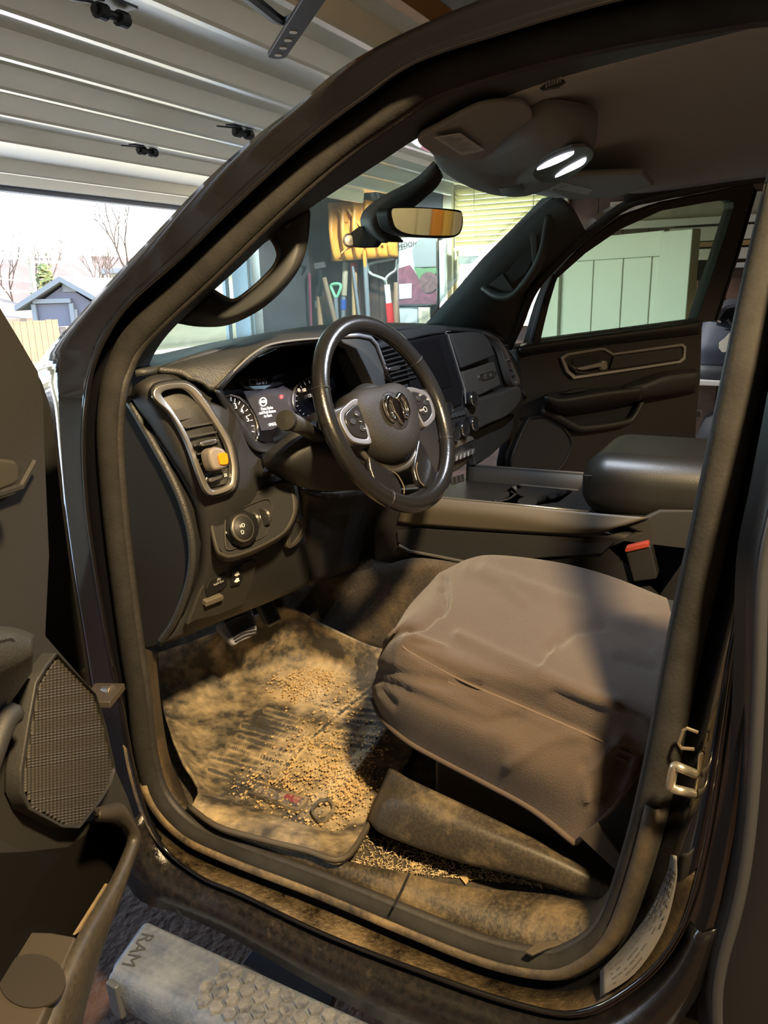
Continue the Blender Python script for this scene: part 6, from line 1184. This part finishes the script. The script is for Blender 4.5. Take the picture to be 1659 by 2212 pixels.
# ================= rear door edge, striker, sticker, running board =================
rde = [(1800, 500), (1735, 850), (1690, 1080), (1660, 1230), (1650, 1480), (1638, 1700), (1622, 1850), (1600, 1962), (1572, 2062), (1560, 2140), (1562, 2230), (1575, 2400)]
rd0 = [SE(p[0], p[1], -.085) for p in rde]; rd1 = [p+V((.02, .03, 0)) for p in rd0]
rdr = loft('rear_door', [stat(rd1), stat([p+V((-.004, .008, 0)) for p in rd0]), stat([p+V((-.012, -.004, 0)) for p in rd0]), stat([p+V((-.016, -.05, 0)) for p in rd0]), stat([p+V((-.03, -.5, 0)) for p in rd0])], M('rear_door_trim', (.010, .011, .014), .35), truck, keep=True, thick=.006)
MB().tube(stat([p+V((-.008, .004, 0)) for p in rd0]), .007, 8).build('door_edge_bead', M('bead_grey', (.035, .037, .045), .35), rdr, smooth=True)
stk_ = [(1502, 1672), (1478, 1662), (1460, 1655), (1455, 1662), (1449, 1694), (1453, 1703), (1475, 1709), (1500, 1715)]
skr = MB().tube(stat([SE(p[0], p[1], -.035 if i in (0, 7) else -.055) for i, p in enumerate(stk_)]), .0055, 10).build('door_striker', M('striker_steel', (.62, .58, .48), .3, .9), truck, smooth=True)
slab('striker_plate', cat([SE(p[0], p[1], -.036) for p in ((1508, 1632), (1522, 1628), (1528, 1660), (1522, 1710), (1512, 1738), (1502, 1740), (1500, 1715), (1505, 1668))], 40, True), .006, M('striker_plate', (.20, .17, .12), .4, .8), skr, bevel=.002)
MB().tube([SE(p[0], p[1], -.030) for p in ((1508, 1582), (1484, 1573), (1476, 1578), (1466, 1606), (1472, 1616), (1500, 1618))], .0022, 6).build('pillar_plug', M('plug_brown', (.09, .07, .05), .5), skr)
s0_ = stat([SE(p[0], p[1], -.022) for p in ((1298, 2092), (1345, 2043), (1402, 1966), (1440, 1885), (1450, 1842))]); s1_ = stat([SE(p[0], p[1], -.052) for p in ((1298, 2148), (1372, 2098), (1432, 2008), (1460, 1905), (1461, 1845))])
stc = loft('data_sticker', [[p+V((-.006, 0, .002)) for p in s0_], [p+V((-.006, 0, .002)) for p in s1_]], M('sticker_white', (.13, .125, .12), .5), body, keep=True, thick=.001)
m_ = MB(); rnd = random.Random(3)
for k in range(2, 17):
    f0_ = .12
    for q_ in (.1, .28, .46, .64, .82):
        if rnd.random() < .75:
            a = s0_[k].lerp(s1_[k], q_)+V((-.0072, 0, .002)); b = s0_[k+1].lerp(s1_[k+1], q_)+V((-.0072, 0, .002)); m_.bar(a.lerp(b, .1), a.lerp(b, rnd.uniform(.4, .95)), .0012, .0006, up=(-1, 0, 0))
tag(m_.build('sticker_print', M('sticker_ink', (.06, .06, .06), .6), stc), kind='stuff')
# running board
zr = .50
RBM = DUST('muddy_step', (.055, .075, .12), (.19, .215, .26), .5, rough0=.45, scale=9, fine=70, bump=.4)
ib = [(266, 1982), (300, 1972), (410, 2022), (515, 2072), (700, 2160), (900, 2252)]; ob = [(226, 2068), (232, 2090), (300, 2140), (395, 2198), (560, 2290), (760, 2400)]
i3 = rowz(zr, ib); o3 = rowz(zr, ob)
dirv = (i3[4]-i3[2]); dirv.z = 0; dirv.normalize()
xa, xb = o3[2].x, i3[2].x
xm = sum(p.x for p in i3[1:5])/4; xo = sum(p.x for p in o3[1:5])/4; yf = max(i3[1].y, o3[0].y)
prof = [(xm, zr-.015), (xm-.006, zr), (xo+.022, zr), (xo+.008, zr-.008), (xo, zr-.03), (xo+.004, zr-.075), (xo+.03, zr-.10), (xm-.02, zr-.10)]
pf0 = [V((x, yf-.012-(xm-x)*.25-(.012 if 0 < i < 3 else 0), z)) for i, (x, z) in enumerate(prof)]
vs = [V((p.x, p.y, p.z)) for p in pf0]+[V((p.x, -1.1, p.z)) for p in pf0]; n_ = len(pf0)
rbd = MB().add(vs, [tuple(range(n_)), tuple(range(2*n_-1, n_-1, -1))]+[(i, (i+1) % n_, (i+1) % n_+n_, i+n_) for i in range(n_)]).build('running_board', RBM, truck, bevel=.008)
slab('end_cap', [V((xo-.006, yf-.05, zr-.01)), V((xo-.006, yf-.075, zr-.012)), V((xo-.006, yf-.08, zr-.08)), V((xo-.002, yf-.05, zr-.085))], .012, M('cap_blue_grey', (.07, .08, .10), .35), rbd, bevel=.004)
HEXM = DUST('muddy_hex', (.05, .06, .09), (.25, .25, .25), .5, rough0=.4, scale=16, fine=90, bump=.4)
m_ = MB(); r_ = .0148; yy_ = PZ(470, 2060, zr).y-.03; row = 0; 
hexy = PZ(480, 2060, zr).y
for i in range(0, 12):
    for j in range(0, 22):
        x = xm-.024-i*r_*1.56; y = hexy-.02-j*r_*1.80-(i % 2)*r_*.9
        if x < xo+.03 or y < -.75: continue
        if j < (i-5)*-.0: continue
        pts = [V((x+r_*.93*math.cos(k*math.pi/3), y+r_*.93*math.sin(k*math.pi/3), zr)) for k in range(6)]; top = [V((x+r_*.78*math.cos(k*math.pi/3), y+r_*.78*math.sin(k*math.pi/3), zr+.0045)) for k in range(6)]
        m_.add(pts+top, [(6, 7, 8, 9, 10, 11)]+[(k, (k+1) % 6, (k+1) % 6+6, k+6) for k in range(6)])
m_.build('hexagon_tread', HEXM, rbd)
text('embossed_lettering', 'RAM', V(((xm+xo)/2, yf-.045-(xm-xo)*.12, zr+.0005)), (-1, -.25, 0), (0, 0, 1), .036, M('embossed_dark', (.05, .055, .065), .5), rbd, ext=.001)
br0 = rowz(zr-.03, [(545, 2050), (728, 2138), (715, 2172), (520, 2082)])
slab('step_bracket', br0, .02, M('bracket_grey', (.10, .105, .12), .5), rbd, bevel=.003)

# passenger rear side and back of the cab
MB().box((1.97, -1.55, 1.03), (.10, 1.75, .80)).build('rear_side_panel', PAINT, truck, bevel=.02)
MB().box((1.90, -.74, 1.55), (.12, .12, .72)).build('centre_pillar', TRIM, truck, bevel=.03)
MB().box((1.92, -1.55, 1.64), (.02, 1.55, .42)).build('rear_side_glass', GLASS('rear_side_glass', (.75, .78, .74)), truck)
MB().box((1.06, -2.42, 1.25), (1.75, .08, 1.25)).build('cab_back', TRIM, truck, bevel=.02)
